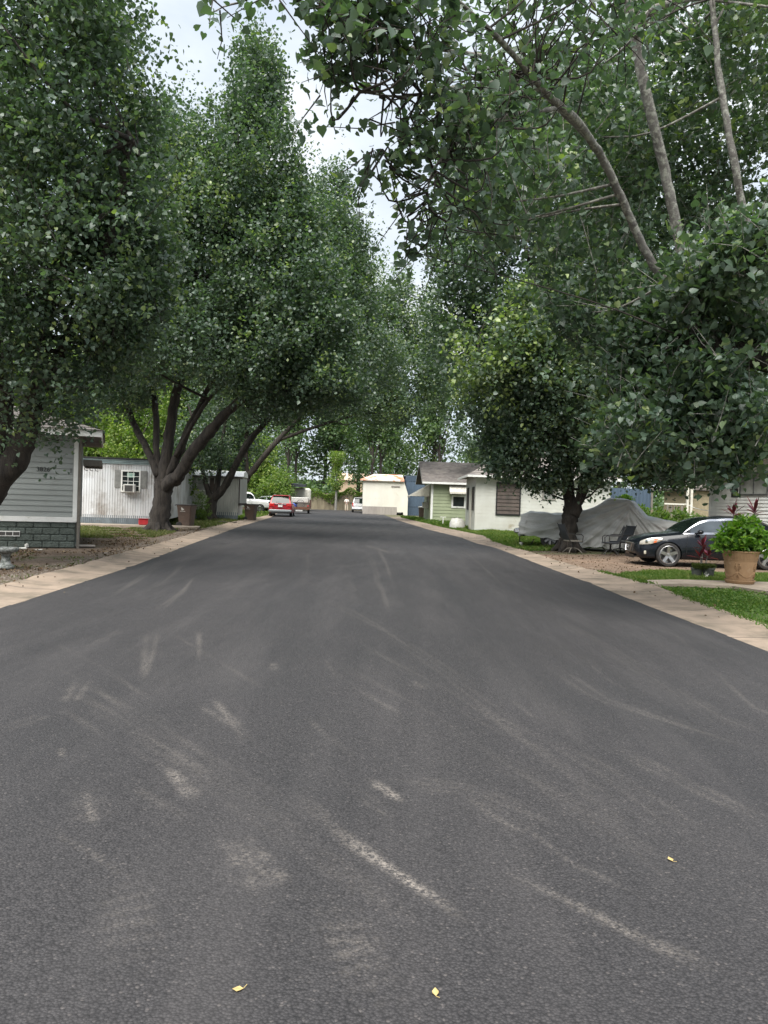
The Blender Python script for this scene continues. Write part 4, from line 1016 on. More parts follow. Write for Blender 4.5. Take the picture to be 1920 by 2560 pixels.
fo = window(hI, MT((xa+xb)/2, -.022, 0), xb-xa, zat(1885, 1239, yw), zat(1885, 1180, yw), 2, 1, fmat='steel', pmat='glass_pale', fw=.05, mun=.05)
xs_ = (ly(1829)+ly(1845))/2; yw = iy-xs_
b = MB(MT(xs_, -.022, 0)); b.box(-.2, .2, -.03, 0, zat(1838, 1243, yw), zat(1838, 1182, yw))
z0s = zat(1838, 1243, yw); k = z0s+.04
while k < zat(1838, 1182, yw)-.05: b.box(-.16, .16, -.042, -.031, k, k+.03); k += .055
b.build('shutter', M['darkmetal'], hI)
b = MB(MT(.35, -.05, zat(1785, 1200, iy))); b.bbox(-.09, .09, -.06, 0, -.19, .19, .02); lt = b.build('lantern', M['black'], hI)
Lm = MT(.1, -.42, zat(1776, 1196, iy))
b = MB(Lm); b.lathe([(.0,.2),(.15,.15),(.16,.12),(.12,.11)], 6); b.lathe([(.05,-.17),(.07,-.14)], 6); b.lathe([(.0,-.22),(.05,-.17)], 6)
for k in range(6):
    a = k*math.pi/3; b.tube([(.06*math.cos(a), .06*math.sin(a), -.15), (.13*math.cos(a), .13*math.sin(a), .12)], .009, 4)
b.tube([(.03,.0,-.18),(.12,.15,-.26),(.2,.35,-.1)], .014, 6); b.build('lantern_cage', M['black'], lt)
b = MB(Lm); b.lathe([(.055,-.14),(.115,.11)], 6); b.build('lantern_glass', M['glass_pale'], lt)
# --- background bits right: blue metal fence, brick shed, boards ----------
fxx, fyy = P(1590, 1290, 46)[0], 46
t = thing('metal_fence', 'slate blue ribbed metal fence behind the covered truck', 'fence', (P(1470, 1290, 46)[0], 46, 0))
b = MB(); ribs(b, 0, (1625-1470)/FPX*46, 0, zat(1600, 1222, 46), .22, .03); b.build('panel', M['blue_metal'], t)
b = MB(); b.box((1625-1470)/FPX*46, (1625-1470)/FPX*46+.12, -.05, .05, 0, zat(1600, 1215, 46)); b.build('post', M['greywood'], t)
t = thing('shed', 'tan brick outbuilding with dark roof seen left of the white clapboard house', 'shed', (P(1722, 1290, 44)[0], 44, 0))
b = MB(); b.box(0, 5, 0, 4, 0, zat(1750, 1228, 44)); b.build('wall', M['brick_tan'], t)
b = MB(); b.box(-.3, 5.3, -.3, 4.3, zat(1750, 1226, 44), zat(1750, 1219, 44)); 
b.add([(-.3,-.3,zat(1750,1219,44)+.003),(5.3,-.3,zat(1750,1219,44)+.003),(5.3,2,zat(1750,1219,44)+1.2),(-.3,2,zat(1750,1219,44)+1.2)],[(0,1,2,3)]); b.build('roof', M['shingle_dark'], t)
t = thing('board_fence', 'low weathered board fence in the shrubs right of the metal fence', 'fence', (P(1626, 1290, 44.5)[0], 44.5, 0))
b = MB()
for k in range(7): b.box(0, 2.2, -.02, .01, .15+k*.2, .32+k*.2)
b.build('boards', M['weather_wood'], t)
t = thing('porch_post', 'pair of pale porch posts with railing beside the brick outbuilding', 'porch', (P(1717, 1290, 43.2)[0], 43.2, 0))
for x in (0, .22):
    b = MB(); b.box(x-.06, x+.06, -.06, .06, 0, zat(1720, 1200, 43.2)); b.build('post', M['awning'], t)
for k in range(5):
    b = MB(); b.box(-.35-k*.2, -.25-k*.2, -.03, .0, .9, 1.9); b.build('baluster', M['greywood'], t)
b = MB(); b.box(-1.3, -.08, -.05, -.032, 1.85, 1.93); b.build('rail', M['cream'], t)
# rope line
ro = MB(MT(0, 0, 0)); p0 = Vector(P(1722, 1263, 42)); p1 = Vector(P(1772, 1277, 26.2))
ro.tube([p0.lerp(p1, k/8)-Vector((0, 0, .05*math.sin(math.pi*k/8))) for k in range(9)], .012, 5)
tag(ro.build('rope', M['white_trim']), 'pale rope stretched from the porch posts to the white house corner', 'rope')
# --- end fence with vines ---------------------------------------------
fe = thing('board_fence', 'long weathered board fence topped with green vines at the dead end', 'fence', (P(740, 1277, 101)[0], 101, 0))
LF = 22
b = MB()
for k in range(int(LF/.15)):
    h = 2.15+.06*math.sin(k*1.7); b.box(k*.15, k*.15+.14, -.02, .0, 0, h)
b.build('boards', M['weather_wood'], fe)
n = 9000
px_ = rng.uniform(-.5, LF, n); top = 2.5+.35*np.sin(px_*1.1)+.2*np.sin(px_*2.9); low = 1.5+.5*np.sin(px_*.9+1)+.35*np.sin(px_*2.3)
pz = low+(top-low)*rng.random(n)**.6
leaves_mesh('vine', np.stack([px_, rng.uniform(-.35, .25, n), pz], 1), .2*(.6+.6*rng.random(n)), rng.normal(.6, .2, n), M['lime_leaf'], fe, 'quad')
# vine-wrapped pole
px0 = P(839, 1277, 99)
vp = thing('vine_pole', 'pole wrapped in bright green vine standing before the board fence', 'pole', (px0[0], 99, 0))
b = MB(); b.tube([(0,0,-.05),(.02,0,3),(.05,0,6.5)], [.16,.14,.12], 10); b.build('post', M['bark_pale'], vp)
n = 2600; zz = rng.uniform(2.6, 7.6, n); a = rng.random(n)*6.28; rr = rng.normal(.55, .2, n)*(1+.4*np.sin(zz*2))
leaves_mesh('vine', np.stack([rr*np.cos(a), rr*np.sin(a), zz], 1), .22*(.6+.6*rng.random(n)), rng.normal(.65, .2, n), M['lime_leaf'], vp, 'quad')
# peach building far behind
pb = thing('warehouse', 'pale peach building glimpsed through the trees beyond the fence', 'building', (P(845, 1240, 140)[0], 140, 0))
b = MB(); b.box(0, 9, 0, 8, 0, 4.9); b.build('wall', M['peach'], pb)
b = MB(); b.add([(-.4,-.4,4.9),(9.4,-.4,4.9),(9.4,4,6.3),(-.4,4,6.3),(-.4,8.4,4.9),(9.4,8.4,4.9)],[(0,1,2,3),(3,2,5,4),(0,3,4),(1,5,2)]); b.build('roof', M['peach'], pb)
# ------------------------------------------------------------------ vehicles
def ev_apply(o):
    dg = bpy.context.evaluated_depsgraph_get(); dg.update()
    me = bpy.data.meshes.new_from_object(o.evaluated_get(dg)); o.modifiers.clear(); o.data = me
    return o
def ip(x, pts):
    xs = [p[0] for p in pts]; ys_ = [p[1] for p in pts]
    return float(np.interp(x, xs, ys_))
def sm(x, pts):
    """smooth interpolation through points (pchip-like)"""
    xs = np.array([p[0] for p in pts], float); y = np.array([p[1] for p in pts], float)
    x = min(max(x, xs[0]), xs[-1]); i_ = min(int(np.searchsorted(xs, x, side='right'))-1, len(xs)-2); i_ = max(i_, 0)
    h = np.diff(xs); d = np.diff(y)/h
    def sl(j):
        if j == 0: return d[0]
        if j == len(xs)-1: return d[-1]
        return 0 if d[j-1]*d[j] <= 0 else 2*d[j-1]*d[j]/(d[j-1]+d[j])
    t = (x-xs[i_])/h[i_]; a, b_ = sl(i_), sl(i_+1)
    return float((2*t**3-3*t*t+1)*y[i_]+(t**3-2*t*t+t)*h[i_]*a+(-2*t**3+3*t*t)*y[i_+1]+(t**3-t*t)*h[i_]*b_)
def wheel(parent, x, y, r, side, spokes=5, w_=.22, rim_r=None, rimmat='alloy', twin=False):
    """axis along y; side=-1 outer face towards -y"""
    rim_r = rim_r or r*.74
    Mx = Matrix.Translation((x, y, r)) @ Matrix.Rotation(R(90), 4, 'X')   # local z -> -y
    if side > 0: Mx = Matrix.Translation((x, y, r)) @ Matrix.Rotation(R(-90), 4, 'X')
    hub = bpy.data.objects.new('wheel', None)
    b = MB(Mx); h = w_/2
    b.lathe([(rim_r, -h), (r*.93, -h), (r, -h*.75), (r, h*.75), (r*.95, h*.97), (rim_r+.01, h), (rim_r, h*.9), (rim_r, -h)], 36)
    ty = b.build('tyre', M['rubber'], parent, smooth=False); ty.name = 'wheel'; autosmooth(ty, 40)
    b = MB(Mx)
    b.lathe([(rim_r, h*.92), (rim_r*.95, h*.98), (rim_r*.90, h*.8), (rim_r*.88, -h*.6), (0.001, -h*.55)], 36)
    for k in range(spokes):
        a = 2*math.pi*k/spokes+math.pi/2
        ca, sa = math.cos(a), math.sin(a)
        def pt(rr, off, z): return (rr*ca-off*sa, rr*sa+off*ca, z)
        wi, wo = rim_r*.17, rim_r*.25
        vs = [pt(.03, -wi, h*.72), pt(.03, wi, h*.72), pt(rim_r*.92, wo*.62, h*.92), pt(rim_r*.92, -wo*.62, h*.92), pt(.03, -wi*1.2, h*.2), pt(.03, wi*1.2, h*.2), pt(rim_r*.92, wo*.8, h*.35), pt(rim_r*.92, -wo*.8, h*.35)]
        b.add(vs, [(0,1,2,3),(0,4,5,1),(1,5,6,2),(3,2,6,7),(0,3,7,4)])
    b.lathe([(.0, h*.82), (rim_r*.17, h*.80), (rim_r*.2, h*.6)], 16)
    ri = b.build('rim', M[rimmat], ty); autosmooth(ri, 35)
    b = MB(Mx); b.lathe([(rim_r*.6, -h*.3), (0.001, -h*.3)], 24); b.build('brake_disc', M['steel'], ty)
    return ty
def car_body(parent, L, hw, bot, hood, belt, wx, wr, mat, nose_round=.06, name='body', crown=.03, arch=1.1, flare=.0):
    """lofted lower body with wheel arches cut out. hw, bot, hood: profiles along x"""
    xs = np.concatenate([np.linspace(0, .5, 14), np.linspace(.5, L-.5, 46)[1:-1], np.linspace(L-.5, L, 14)])
    rings = []
    for x in xs:
        w_ = sm(x, hw); zb = sm(x, bot); zt_ = sm(x, hood); H = zt_-zb
        half = [(0, zb), (w_*.80, zb), (w_*.94, zb+.03), (w_*.985, zb+H*.12), (w_*1.0, zb+H*.35), (w_*1.0, zb+H*.55), (w_*.985, zb+H*.72), (w_*.955, zb+H*.86), (w_*.90, zb+H*.95), (w_*.78, zb+H*.995), (w_*.5, zt_+crown*.7), (0, zt_+crown)]
        ring = half+[(-a, b_) for a, b_ in half[-2:0:-1]]
        rings.append([(x, a, b_) for a, b_ in ring])
    n = len(rings[0]); vs = [p for r_ in rings for p in r_]; fs = []
    for i_ in range(len(rings)-1):
        for k in range(n):
            j = (k+1) % n; fs.append((i_*n+k, i_*n+n+k, i_*n+n+j, i_*n+j))
    fs.append(tuple(range(n))); fs.append(tuple((len(rings)-1)*n+k for k in range(n-1, -1, -1)))
    b = MB(); b.add(vs, fs); o = b.build(name, mat, parent)
    bm_ = None
    import bmesh
    bm = bmesh.new(); bm.from_mesh(o.data); bmesh.ops.recalc_face_normals(bm, faces=bm.faces); bm.to_mesh(o.data); bm.free()
    W = max(p[1] for p in hw)
    cut = MB()
    for x in wx:
        for sy in (-1, 1):
            Mx = Matrix.Translation((x, sy*(W-.12), wr)) @ Matrix.Rotation(R(90), 4, 'X')
            c_ = MB(Mx); n_ = 36; r_ = wr*arch
            prof = []
            for z in (-.2, .2):
                prof.append([(r_*math.cos(2*math.pi*k/n_), r_*math.sin(2*math.pi*k/n_), z) for k in range(n_)])
            cut.add([tuple(Mx @ Vector(p)) for p in prof[0]+prof[1]], [tuple(range(n_-1, -1, -1)), tuple(range(n_, 2*n_))]+[(k, (k+1) % n_, n_+(k+1) % n_, n_+k) for k in range(n_)])
    co = cut.build('cutter', M['black'])
    bm = bmesh.new(); bm.from_mesh(co.data); bmesh.ops.recalc_face_normals(bm, faces=bm.faces); bm.to_mesh(co.data); bm.free()
    md = o.modifiers.new('arch', 'BOOLEAN'); md.operation = 'DIFFERENCE'; md.object = co; md.solver = 'EXACT'
    par = o.parent; loc = par.matrix_world.copy() if par else None
    o.parent = None
    ev_apply(o)
    bpy.data.objects.remove(co)
    o.parent = par
    autosmooth(o, 32)
    return o
def cabin(parent, xs0, xs1, xt0, xt1, wb, wt, zb, zt, paintm, glass, sideg, pillars, trim=None, rear_glass=True):
    """greenhouse: base xs0..xs1, roof xt0..xt1. zb, zt profiles"""
    N = 60
    gl = MB(); sg = MB(); sg2 = MB(); rf = MB(); rg = MB(); tr = MB()
    prev = None
    xs = np.linspace(xs0, xs1, N)
    rings = []
    for x in xs:
        if x < xt0: t = (x-xs0)/(xt0-xs0)
        elif x > xt1: t = (xs1-x)/(xs1-xt1)
        else: t = 1
        t = math.sin(t*math.pi/2)**.9 if t < 1 else 1
        b0 = sm(x, zb); ztop = b0+(sm(x, zt)-b0)*t
        wB = sm(x, wb); wT = wB+(sm(x, wt)-wB)*t
        h = ztop-b0
        wm = wT+.02
        rings.append([(x, wB, b0-.03), (x, wB*.985, b0+.03*t), (x, wT+(wB-wT)*.22, b0+h*.80), (x, wT, b0+h*.93), (x, wT*.90, ztop-.005*t), (x, wT*.5, ztop+.02*t), (x, 0, ztop+.03*t)])
    for i_ in range(N-1):
        xm = (xs[i_]+xs[i_+1])/2
        for sg_ in (1, -1):
            A = [(p[0], p[1]*sg_, p[2]) for p in rings[i_]]; B = [(p[0], p[1]*sg_, p[2]) for p in rings[i_+1]]
            for k in range(6):
                q = [A[k], B[k], B[k+1], A[k+1]]
                if sg_ < 0: q = q[::-1]
                if k == 0: tgt = rf if trim is None else tr
                elif k == 1:
                    tgt = rf if any(a <= xm <= b_ for a, b_ in pillars) else (sg if sg_ > 0 else sg2)
                elif k == 2: tgt = tr if trim is not None else rf
                elif k == 3: tgt = rf
                else: tgt = gl if xm < xt0 else (rf if (xm < xt1 or not rear_glass) else rg)
                tgt.add(q, [(0,1,2,3)])
    def weld(mb):
        return mb
    outs = []
    for mb, nm, mt in ((rf, 'roof', paintm), (gl, 'windshield', glass), (sg, 'side_window', sideg), (sg2, 'side_window', sideg), (rg, 'rear_window', glass), (tr, 'window_trim', trim)):
        if mb.v and mt is not None:
            o = mb.build(nm, mt, parent)
            import bmesh
            bm = bmesh.new(); bm.from_mesh(o.data); bmesh.ops.remove_doubles(bm, verts=bm.verts, dist=.0005); bmesh.ops.recalc_face_normals(bm, faces=bm.faces); bm.to_mesh(o.data); bm.free()
            autosmooth(o, 30); outs.append(o)
    return outs
# --- black sedan --------------------------------------------------------
wxp, wyp = G(1672, 1417)
sed = thing('sedan', 'blue black sedan with silver five spoke wheels parked facing left', 'car', (wxp-.80, wyp+.90, 0), R(-1))
L = 4.58
hw = [(0,.42),(.05,.60),(.15,.73),(.35,.83),(.8,.895),(1.6,.90),(3.4,.90),(4.1,.87),(4.45,.78),(4.58,.62)]
bot = [(0,.34),(.06,.22),(.3,.19),(1.2,.20),(3.3,.22),(4.2,.27),(4.58,.42)]
hood = [(0,.60),(.06,.68),(.2,.76),(.5,.84),(1.0,.91),(1.4,.955),(2.2,.955),(3.6,.985),(4.0,1.02),(4.45,1.03),(4.58,.93)]
body = car_body(sed, L, hw, bot, hood, None, (.80, 3.53), .33, M['black_paint'])
cabin(sed, 1.22, 4.12, 2.08, 3.15, [(1.2,.76),(1.5,.80),(3.4,.82),(4.1,.72)], [(1.2,.62),(2.1,.60),(3.1,.58),(4.1,.6)], [(1.2,.93),(1.5,.945),(3.5,.985),(4.12,1.02)], [(1.2,1.38),(2.1,1.385),(2.55,1.425),(3.15,1.40),(4.1,1.3)], M['black_paint'], M['carglass'], M['sideglass'], [(2.42,2.50),(3.42,4.2),(1.2,1.42)], M['chrome'])
for x in (.80, 3.53):
    for sy in (-1, 1): wheel(sed, x, sy*.79, .33, sy, 5, .225, .255)
def bodypatch(parent, name, mat, poly, fn, off=.008):
    """flat polygon wrapped on the body by a position function"""
    pass
def sedw(x): return sm(x, hw)
# headlights: swept lens wrapping the corner
for sy in (-1, 1):
    b = MB(); cols = [(.07,.60,.675,.585),(.14,.70,.725,.59),(.24,.775,.765,.60),(.36,.83,.795,.625),(.50,.862,.80,.67),(.62,.882,.79,.725)]
    vs = []; fs = []
    for x, yy_, zt_, zb_ in cols:
        w0 = sedw(x)
        vs += [(x-.01, sy*(w0*1.0+.006), zb_), (x-.012, sy*(w0*1.0+.02), (zb_+zt_)/2), (x+.015, sy*(w0*.955+.012), zt_)]
    for k in range(len(cols)-1):
        for q in (0, 1): a = 3*k+q; fs.append((a, a+3, a+4, a+1))
    b.add(vs, fs); hl = b.build('headlight', pm('headlight lens', (.50,.47,.40), (.30,.28,.24), 14, rough=.08, spec=.9, coat=1), sed); autosmooth(hl, 50)
    b = MB(); b.add([(.375,sy*(sedw(.375)+.024),.645),(.45,sy*(sedw(.45)+.024),.66),(.50,sy*(sedw(.5)+.018),.76),(.41,sy*(sedw(.41)+.016),.755)], [(0,1,2,3)]); b.build('indicator', pm('amber lens', (.7,.16,.02), (.5,.1,.01), 9, rough=.2, coat=1), hl)
    b = MB(); b.lathe([(.0,.03),(.035,.025),(.05,0)], 16, M=Matrix.Translation((.22, sy*(sedw(.22)+.006), .68)) @ Matrix.Rotation(R(sy*-90 if sy < 0 else -90), 4, 'X') ); b.build('projector', M['chrome'], hl)
    b = MB(); b.bbox(-.06, .06, -.03, .03, -.05, .05, .015, Matrix.Translation((.20, sy*(sedw(.2)-.015), .37)) @ RZ(sy*35+90)); b.build('fog_lamp', pm('fog lamp lens', (.55,.52,.42), (.4,.38,.3), 10, rough=.15, coat=1), sed)
b = MB()
b.add([(-.035,-.30,.60),(-.035,.30,.60),(-.055,.22,.38),(-.055,-.22,.38),(.0,-.36,.62),(.0,.36,.62),(-.0,.27,.36),(-.0,-.27,.36)], [(0,1,2,3),(4,5,1,0),(5,6,2,1),(6,7,3,2),(7,4,0,3)]); gr = b.build('grille', M['ac_dark'], sed)
b = MB(); b.tube([(-.04,-.31,.605),(-.04,.31,.605),(-.06,.23,.375),(-.06,-.23,.375),(-.04,-.31,.605)], .012, 6); b.build('grille_surround', M['chrome'], gr)
b = MB(); b.tube([(-.066,.075*math.cos(a),.50+.055*math.sin(a)) for a in np.linspace(0, 6.283, 20)], .008, 6); b.tube([(-.066,.03,.54),(-.066,-.005,.475),(-.066,-.055,.475)], .008, 6); b.build('emblem', M['chrome'], gr)
b = MB(); b.add([(-.03,-.40,.29),(-.03,.40,.29),(-.01,.46,.20),(-.01,-.46,.20)], [(0,3,2,1)]); b.build('air_intake', M['black'], sed)
b = MB(); b.add([(.05,-.43,.26),(.05,.43,.26),(-.02,.40,.19),(-.02,-.40,.19)],[(0,1,2,3)]); b.build('lower_lip', M['black'], sed)
for sy in (-1, 1):
    b = MB(MT(1.62, sy*.93, .98)); b.bbox(-.06, .08, -.09, .09, -.05, .07, .035); b.build('mirror', M['black_paint'], sed, smooth=True)
    for xx_ in (2.05, 3.05):
        b = MB(MT(xx_, sy*.905, .80)); b.bbox(-.09, .09, -.02, .02, -.014, .014, .006); b.build('door_handle', M['black_paint'], sed)
    b = MB()
    for xx_ in (1.28, 2.42, 3.36): b.tube([(xx_, sy*.903, .36), (xx_+.0, sy*.9035, .60), (xx_+.02, sy*.885, .80), (xx_+.03, sy*.83, .93)], .004, 4)
    b.build('door_seam', M['black'], sed)
    b = MB(); b.add([(4.5,sy*.50,.90),(4.5,sy*.74,.88),(4.36,sy*.83,.90),(4.36,sy*.835,.72),(4.53,sy*.74,.72),(4.56,sy*.50,.74)], [(0,1,4,5),(1,2,3,4)]); b.build('tail_light', M['red_paint'], sed)
# --- red SUV seen from behind --------------------------------------------
M['tail'] = pm('red lamp', (.55,.02,.02), (.35,.01,.015), 9, rough=.2, coat=1)
M['plate'] = pm('white number plate', (.7,.7,.68), (.55,.55,.53), 18, rough=.5)
def suv(name, label, loc, rz, pm_, H=1.68, L=4.7, W=.92, chromebar=True, lamp_low=False, glassm='carglass', bumperm=None, rack=True):
    t = thing(name, label, 'car', loc, rz)
    # rear at x=0 looking towards -x (so rotate by 90 to face the camera)
    hw = [(0,W*.80),(.05,W*.92),(.2,W*.985),(.8,W),(3.8,W*.98),(4.4,W*.88),(L,W*.62)]
    bot = [(0,.48),(.1,.36),(.5,.30),(4.2,.28),(L,.4)]
    hood = [(0,.98),(.06,1.02),(.4,1.04),(3.2,1.03),(3.6,1.0),(4.4,.9),(L,.72)]
    car_body(t, L, hw, bot, hood, None, (.95, 3.72), .36, M[pm_])
    cabin(t, -.0+.04, 3.75, .55, 2.75, [(0,W*.86),(.3,W*.90),(3.7,W*.84)], [(0,W*.70),(1,W*.72),(3.7,W*.7)], [(0,1.0),(3.7,1.0)], [(0,H-.04),(.6,H-.03),(1.6,H),(2.7,H-.05),(3.7,H-.2)], M[pm_], M[glassm], M['carglass'], [(0,.35),(1.25,1.4),(2.3,2.42)], None)
    b = MB(); b.bbox(.30, .75, -W*.66, W*.66, H-.06, H-.015, .015); b.build('spoiler', M[pm_], t)
    for x in (.95, 3.72):
        for sy in (-1, 1): wheel(t, x, sy*(W-.13), .36, sy, 6, .23, .25)
    for sy in (-1, 1):
        b = MB(); z0, z1 = (.80, 1.06) if not lamp_low else (.72, 1.12)
        b.bbox(-.035, .12, min(sy*W*.50, sy*W*.93), max(sy*W*.50, sy*W*.93), z0, z1, .03) if not lamp_low else b.bbox(-.03, .1, min(sy*W*.78, sy*W*.93), max(sy*W*.78, sy*W*.93), z0, z1, .03)
        b.build('tail_light', M['tail'], t)
        b = MB(); b.bbox(-.05, .0, min(sy*W*.62, sy*W*.84), max(sy*W*.62, sy*W*.84), .60, .68, .02); b.build('reflector', M['tail'], t)
    if chromebar:
        b = MB(); b.bbox(-.05, .02, -W*.49, W*.49, .955, 1.01, .01); b.build('tailgate_trim', M['chrome'], t)
        b = MB(); b.box(-.045, -.02, -W*.34, W*.34, .70, .72); b.box(-.052, -.03, .42, .66, .685, .72); b.build('badge', M['chrome'], t)
    b = MB(); b.box(-.055, -.03, -.17, .17, .78, .91); b.build('number_plate', M['plate'], t)
    b = MB(); b.bbox(-.12, .25, -W*.96, W*.96, .36, .58, .06); bu = b.build('bumper', M[bumperm or 'grey_paint'], t)
    b = MB(); b.box(-.1, -.02, -W*.75, W*.75, .27, .362); b.build('bumper_skirt', M['black'], t)
    for sy in (-1, 1):
        b = MB(MT(2.95, sy*(W+.12), 1.06)); b.bbox(-.06, .06, -.12, .12, -.07, .09, .03); b.build('mirror', M['black'], t)
    b = MB(); b.tube([(-.035,-.05,1.13),(-.0,.35,1.17)], .012, 5); b.build('rear_wiper', M['black'], t)
    if rack:
        for sy in (-1, 1):
            b = MB(); b.tube([(.8,sy*W*.62,H-.01),(.9,sy*W*.62,H+.05),(2.4,sy*W*.62,H+.05),(2.5,sy*W*.62,H-.02)], .018, 6); b.build('roof_rail', M['chrome'], t)
    return t
gx_, gy_ = G(700, 1292.5)
suv('suv', 'red suv parked at the left kerb seen from behind', (gx_, gy_, 0), R(90+3.5), 'red_paint')
suv('suv', 'silver suv at the far end beside the cream trailer', (P(899, 1280, 88)[0], 88, 0), R(90+2), 'silver_paint', chromebar=False, lamp_low=True, bumperm='silver_paint', W=.93, H=1.72)
# --- white pickup, side on ----------------------------------------------
def pickup(name, label, loc, rz, pm_):
    t = thing(name, label, 'pickup truck', loc, rz)   # x from front 0 to rear
    L = 5.6; W = .98
    hw = [(0,W*.80),(.1,W*.93),(.5,W),(5.4,W),(L,W*.96)]; bot = [(0,.55),(.2,.45),(5.2,.5),(L,.55)]
    hood = [(0,1.0),(.1,1.12),(.8,1.2),(1.6,1.24),(2,1.24),(5.5,1.28),(L,1.24)]
    car_body(t, L, hw, bot, hood, None, (.98, 4.4), .39, M[pm_], crown=.02)
    cabin(t, 1.45, 3.75, 2.05, 3.4, [(1.4,W*.9),(3.8,W*.92)], [(1.4,W*.72),(3.8,W*.75)], [(1.4,1.24),(3.8,1.26)], [(1.4,1.84),(2.5,1.87),(3.8,1.82)], M[pm_], M['carglass'], M['carglass'], [(1.4,1.6),(2.6,2.7),(3.35,3.8)], None)
    for x in (.98, 4.4):
        for sy in (-1, 1): wheel(t, x, sy*(W-.13), .39, sy, 6, .25, .25, 'alloy')
    b = MB(); b.bbox(-.12, .12, -W*.9, W*.9, .5, .72, .04); b.build('bumper', M['chrome'], t)
    for sy in (-1, 1):
        b = MB(); b.bbox(-.02, .2, min(sy*.62, sy*.92), max(sy*.62, sy*.92), .85, 1.02, .03); b.build('headlight', M['glass_pale'], t)
        b = MB(MT(1.95, sy*(W+.12), 1.35)); b.bbox(-.06, .06, -.12, .12, -.1, .12, .03); b.build('mirror', M['black'], t)
    for sy in (-1, 1):
        b = MB()
        for xx_ in (1.75, 2.68, 3.6): b.tube([(xx_, sy*(W+.004), .55), (xx_, sy*(W+.004), .95), (xx_, sy*(W*.9), 1.22)], .006, 4)
        b.build('door_seam', M['black'], t)
    return t
wy0 = 71.0; wxx = P(651, 1275, wy0)[0]
pickup('pickup', 'white pickup nosing out from behind the long white trailer', (wxx+.98, wy0+.9, 0), R(180-2), 'white_paint')
# another vehicle behind it
suv('parked_car', 'grey car behind the white pickup hood', (P(672, 1260, 80)[0]+2.0, 81.5, 0), R(180), 'grey_paint', chromebar=False, W=.85, H=1.62, rack=False)
# --- junk trailer --------------------------------------------------------
tx, ty_ = P(748, 1283, 72)[0], 72
tr_ = thing('utility_trailer', 'rusty utility trailer parked beyond the red suv', 'trailer', (tx, ty_, 0), R(3))
M['rust'] = pm('rusty steel', (.22,.10,.06), (.12,.06,.04), 6, rough=.85)
b = MB(); b.box(-1.15, .95, 0, 3.2, .5, .58); b.box(-1.15, .95, -.04, 0, .42, .66); b.build('deck', M['rust'], tr_)
for sx in (-1, 1):
    b = MB(); x = -1.15 if sx < 0 else .93
    b.box(x, x+.04, 0, 3.2, .6, 1.35); b.build('side_panel', M['rust'], tr_)
    t_ = wheel(tr_, 0, 0, .33, -1, 5, .2, .2, 'steel')
    t_.data = t_.data.copy(); t_.data.transform(Matrix.Translation((-1.0 if sx < 0 else .80, 1.4, 0)) @ Matrix.Translation((0,0,.33)) @ RZ(90) @ Matrix.Translation((0,0,-.33)))
    for c_ in t_.children: c_.data = c_.data.copy(); c_.data.transform(Matrix.Translation((-1.0 if sx < 0 else .80, 1.4, 0)) @ RZ(90))
for sx in (-1.0, .8):
    b = MB(); b.bbox(sx-.08, sx+.08, -.07, -.02, .68, .84, .02); b.build('tail_light', M['tail'], tr_)
b = MB(); b.box(-.35, .3, -.035, .01, .25, .38); b.build('number_plate', M['plate'], tr_)
f_ = thing('fan', 'round wire fan standing on the rusty trailer', 'fan', (tx+.05, ty_+.3, .585), R(3))
b = MB(); b.tube([(.36*math.cos(a), 0, .38+.36*math.sin(a)) for a in np.linspace(0, 6.283, 25)], .025, 6)
for rr in (.12, .24): b.tube([(rr*math.cos(a), 0, .38+rr*math.sin(a)) for a in np.linspace(0, 6.283, 21)], .008, 4)
for k in range(6): b.tube([(0,0,.38),(.36*math.cos(k*1.047),0,.38+.36*math.sin(k*1.047))], .01, 4)
b.build('guard', M['steel'], f_)
b = MB(); b.box(-.22, .22, -.08, .08, 0, .03); b.build('foot', M['steel'], f_)
b = MB(); vs_ = []
b.bbox(-.35, .35, -.2, .3, 0, .42, .1, Matrix.Rotation(R(8), 4, 'Y'))
o = b.build('tarp_bundle', pm('blue tarp', (.04,.10,.42), (.03,.06,.28), 5, rough=.5, bmp=.6, bscale=10, bdist=.05), None, loc=(tx-.65, ty_+.5, .585)); tag(o, 'bright blue tarp bundle on the rusty trailer', 'tarp')
b = MB(); b.bbox(-.9, .8, 0, .9, 0, .5, .04)
o = b.build('appliance', M['ac_white'], None, loc=(tx-.1, ty_+1.2, 1.05)); tag(o, 'white panel load piled at the front of the rusty trailer', 'load')
b = MB(); b.bbox(-.7, .9, 0, .7, 0, .48, .04)
o = b.build('crate', M['greywood'], None, loc=(tx-.1, ty_+1.25, .585)); tag(o, 'grey wooden crate under the white load on the rusty trailer', 'crate')
# --- pickup under a cover ---------------------------------------------
A_ = Vector((*G(1313, 1366), 0)); cY = 28.6
tk = thing('covered_pickup', 'pickup truck hidden under the silver cover, chrome bumper showing', 'pickup truck', (5.42, 29.6, 0), R(-22))
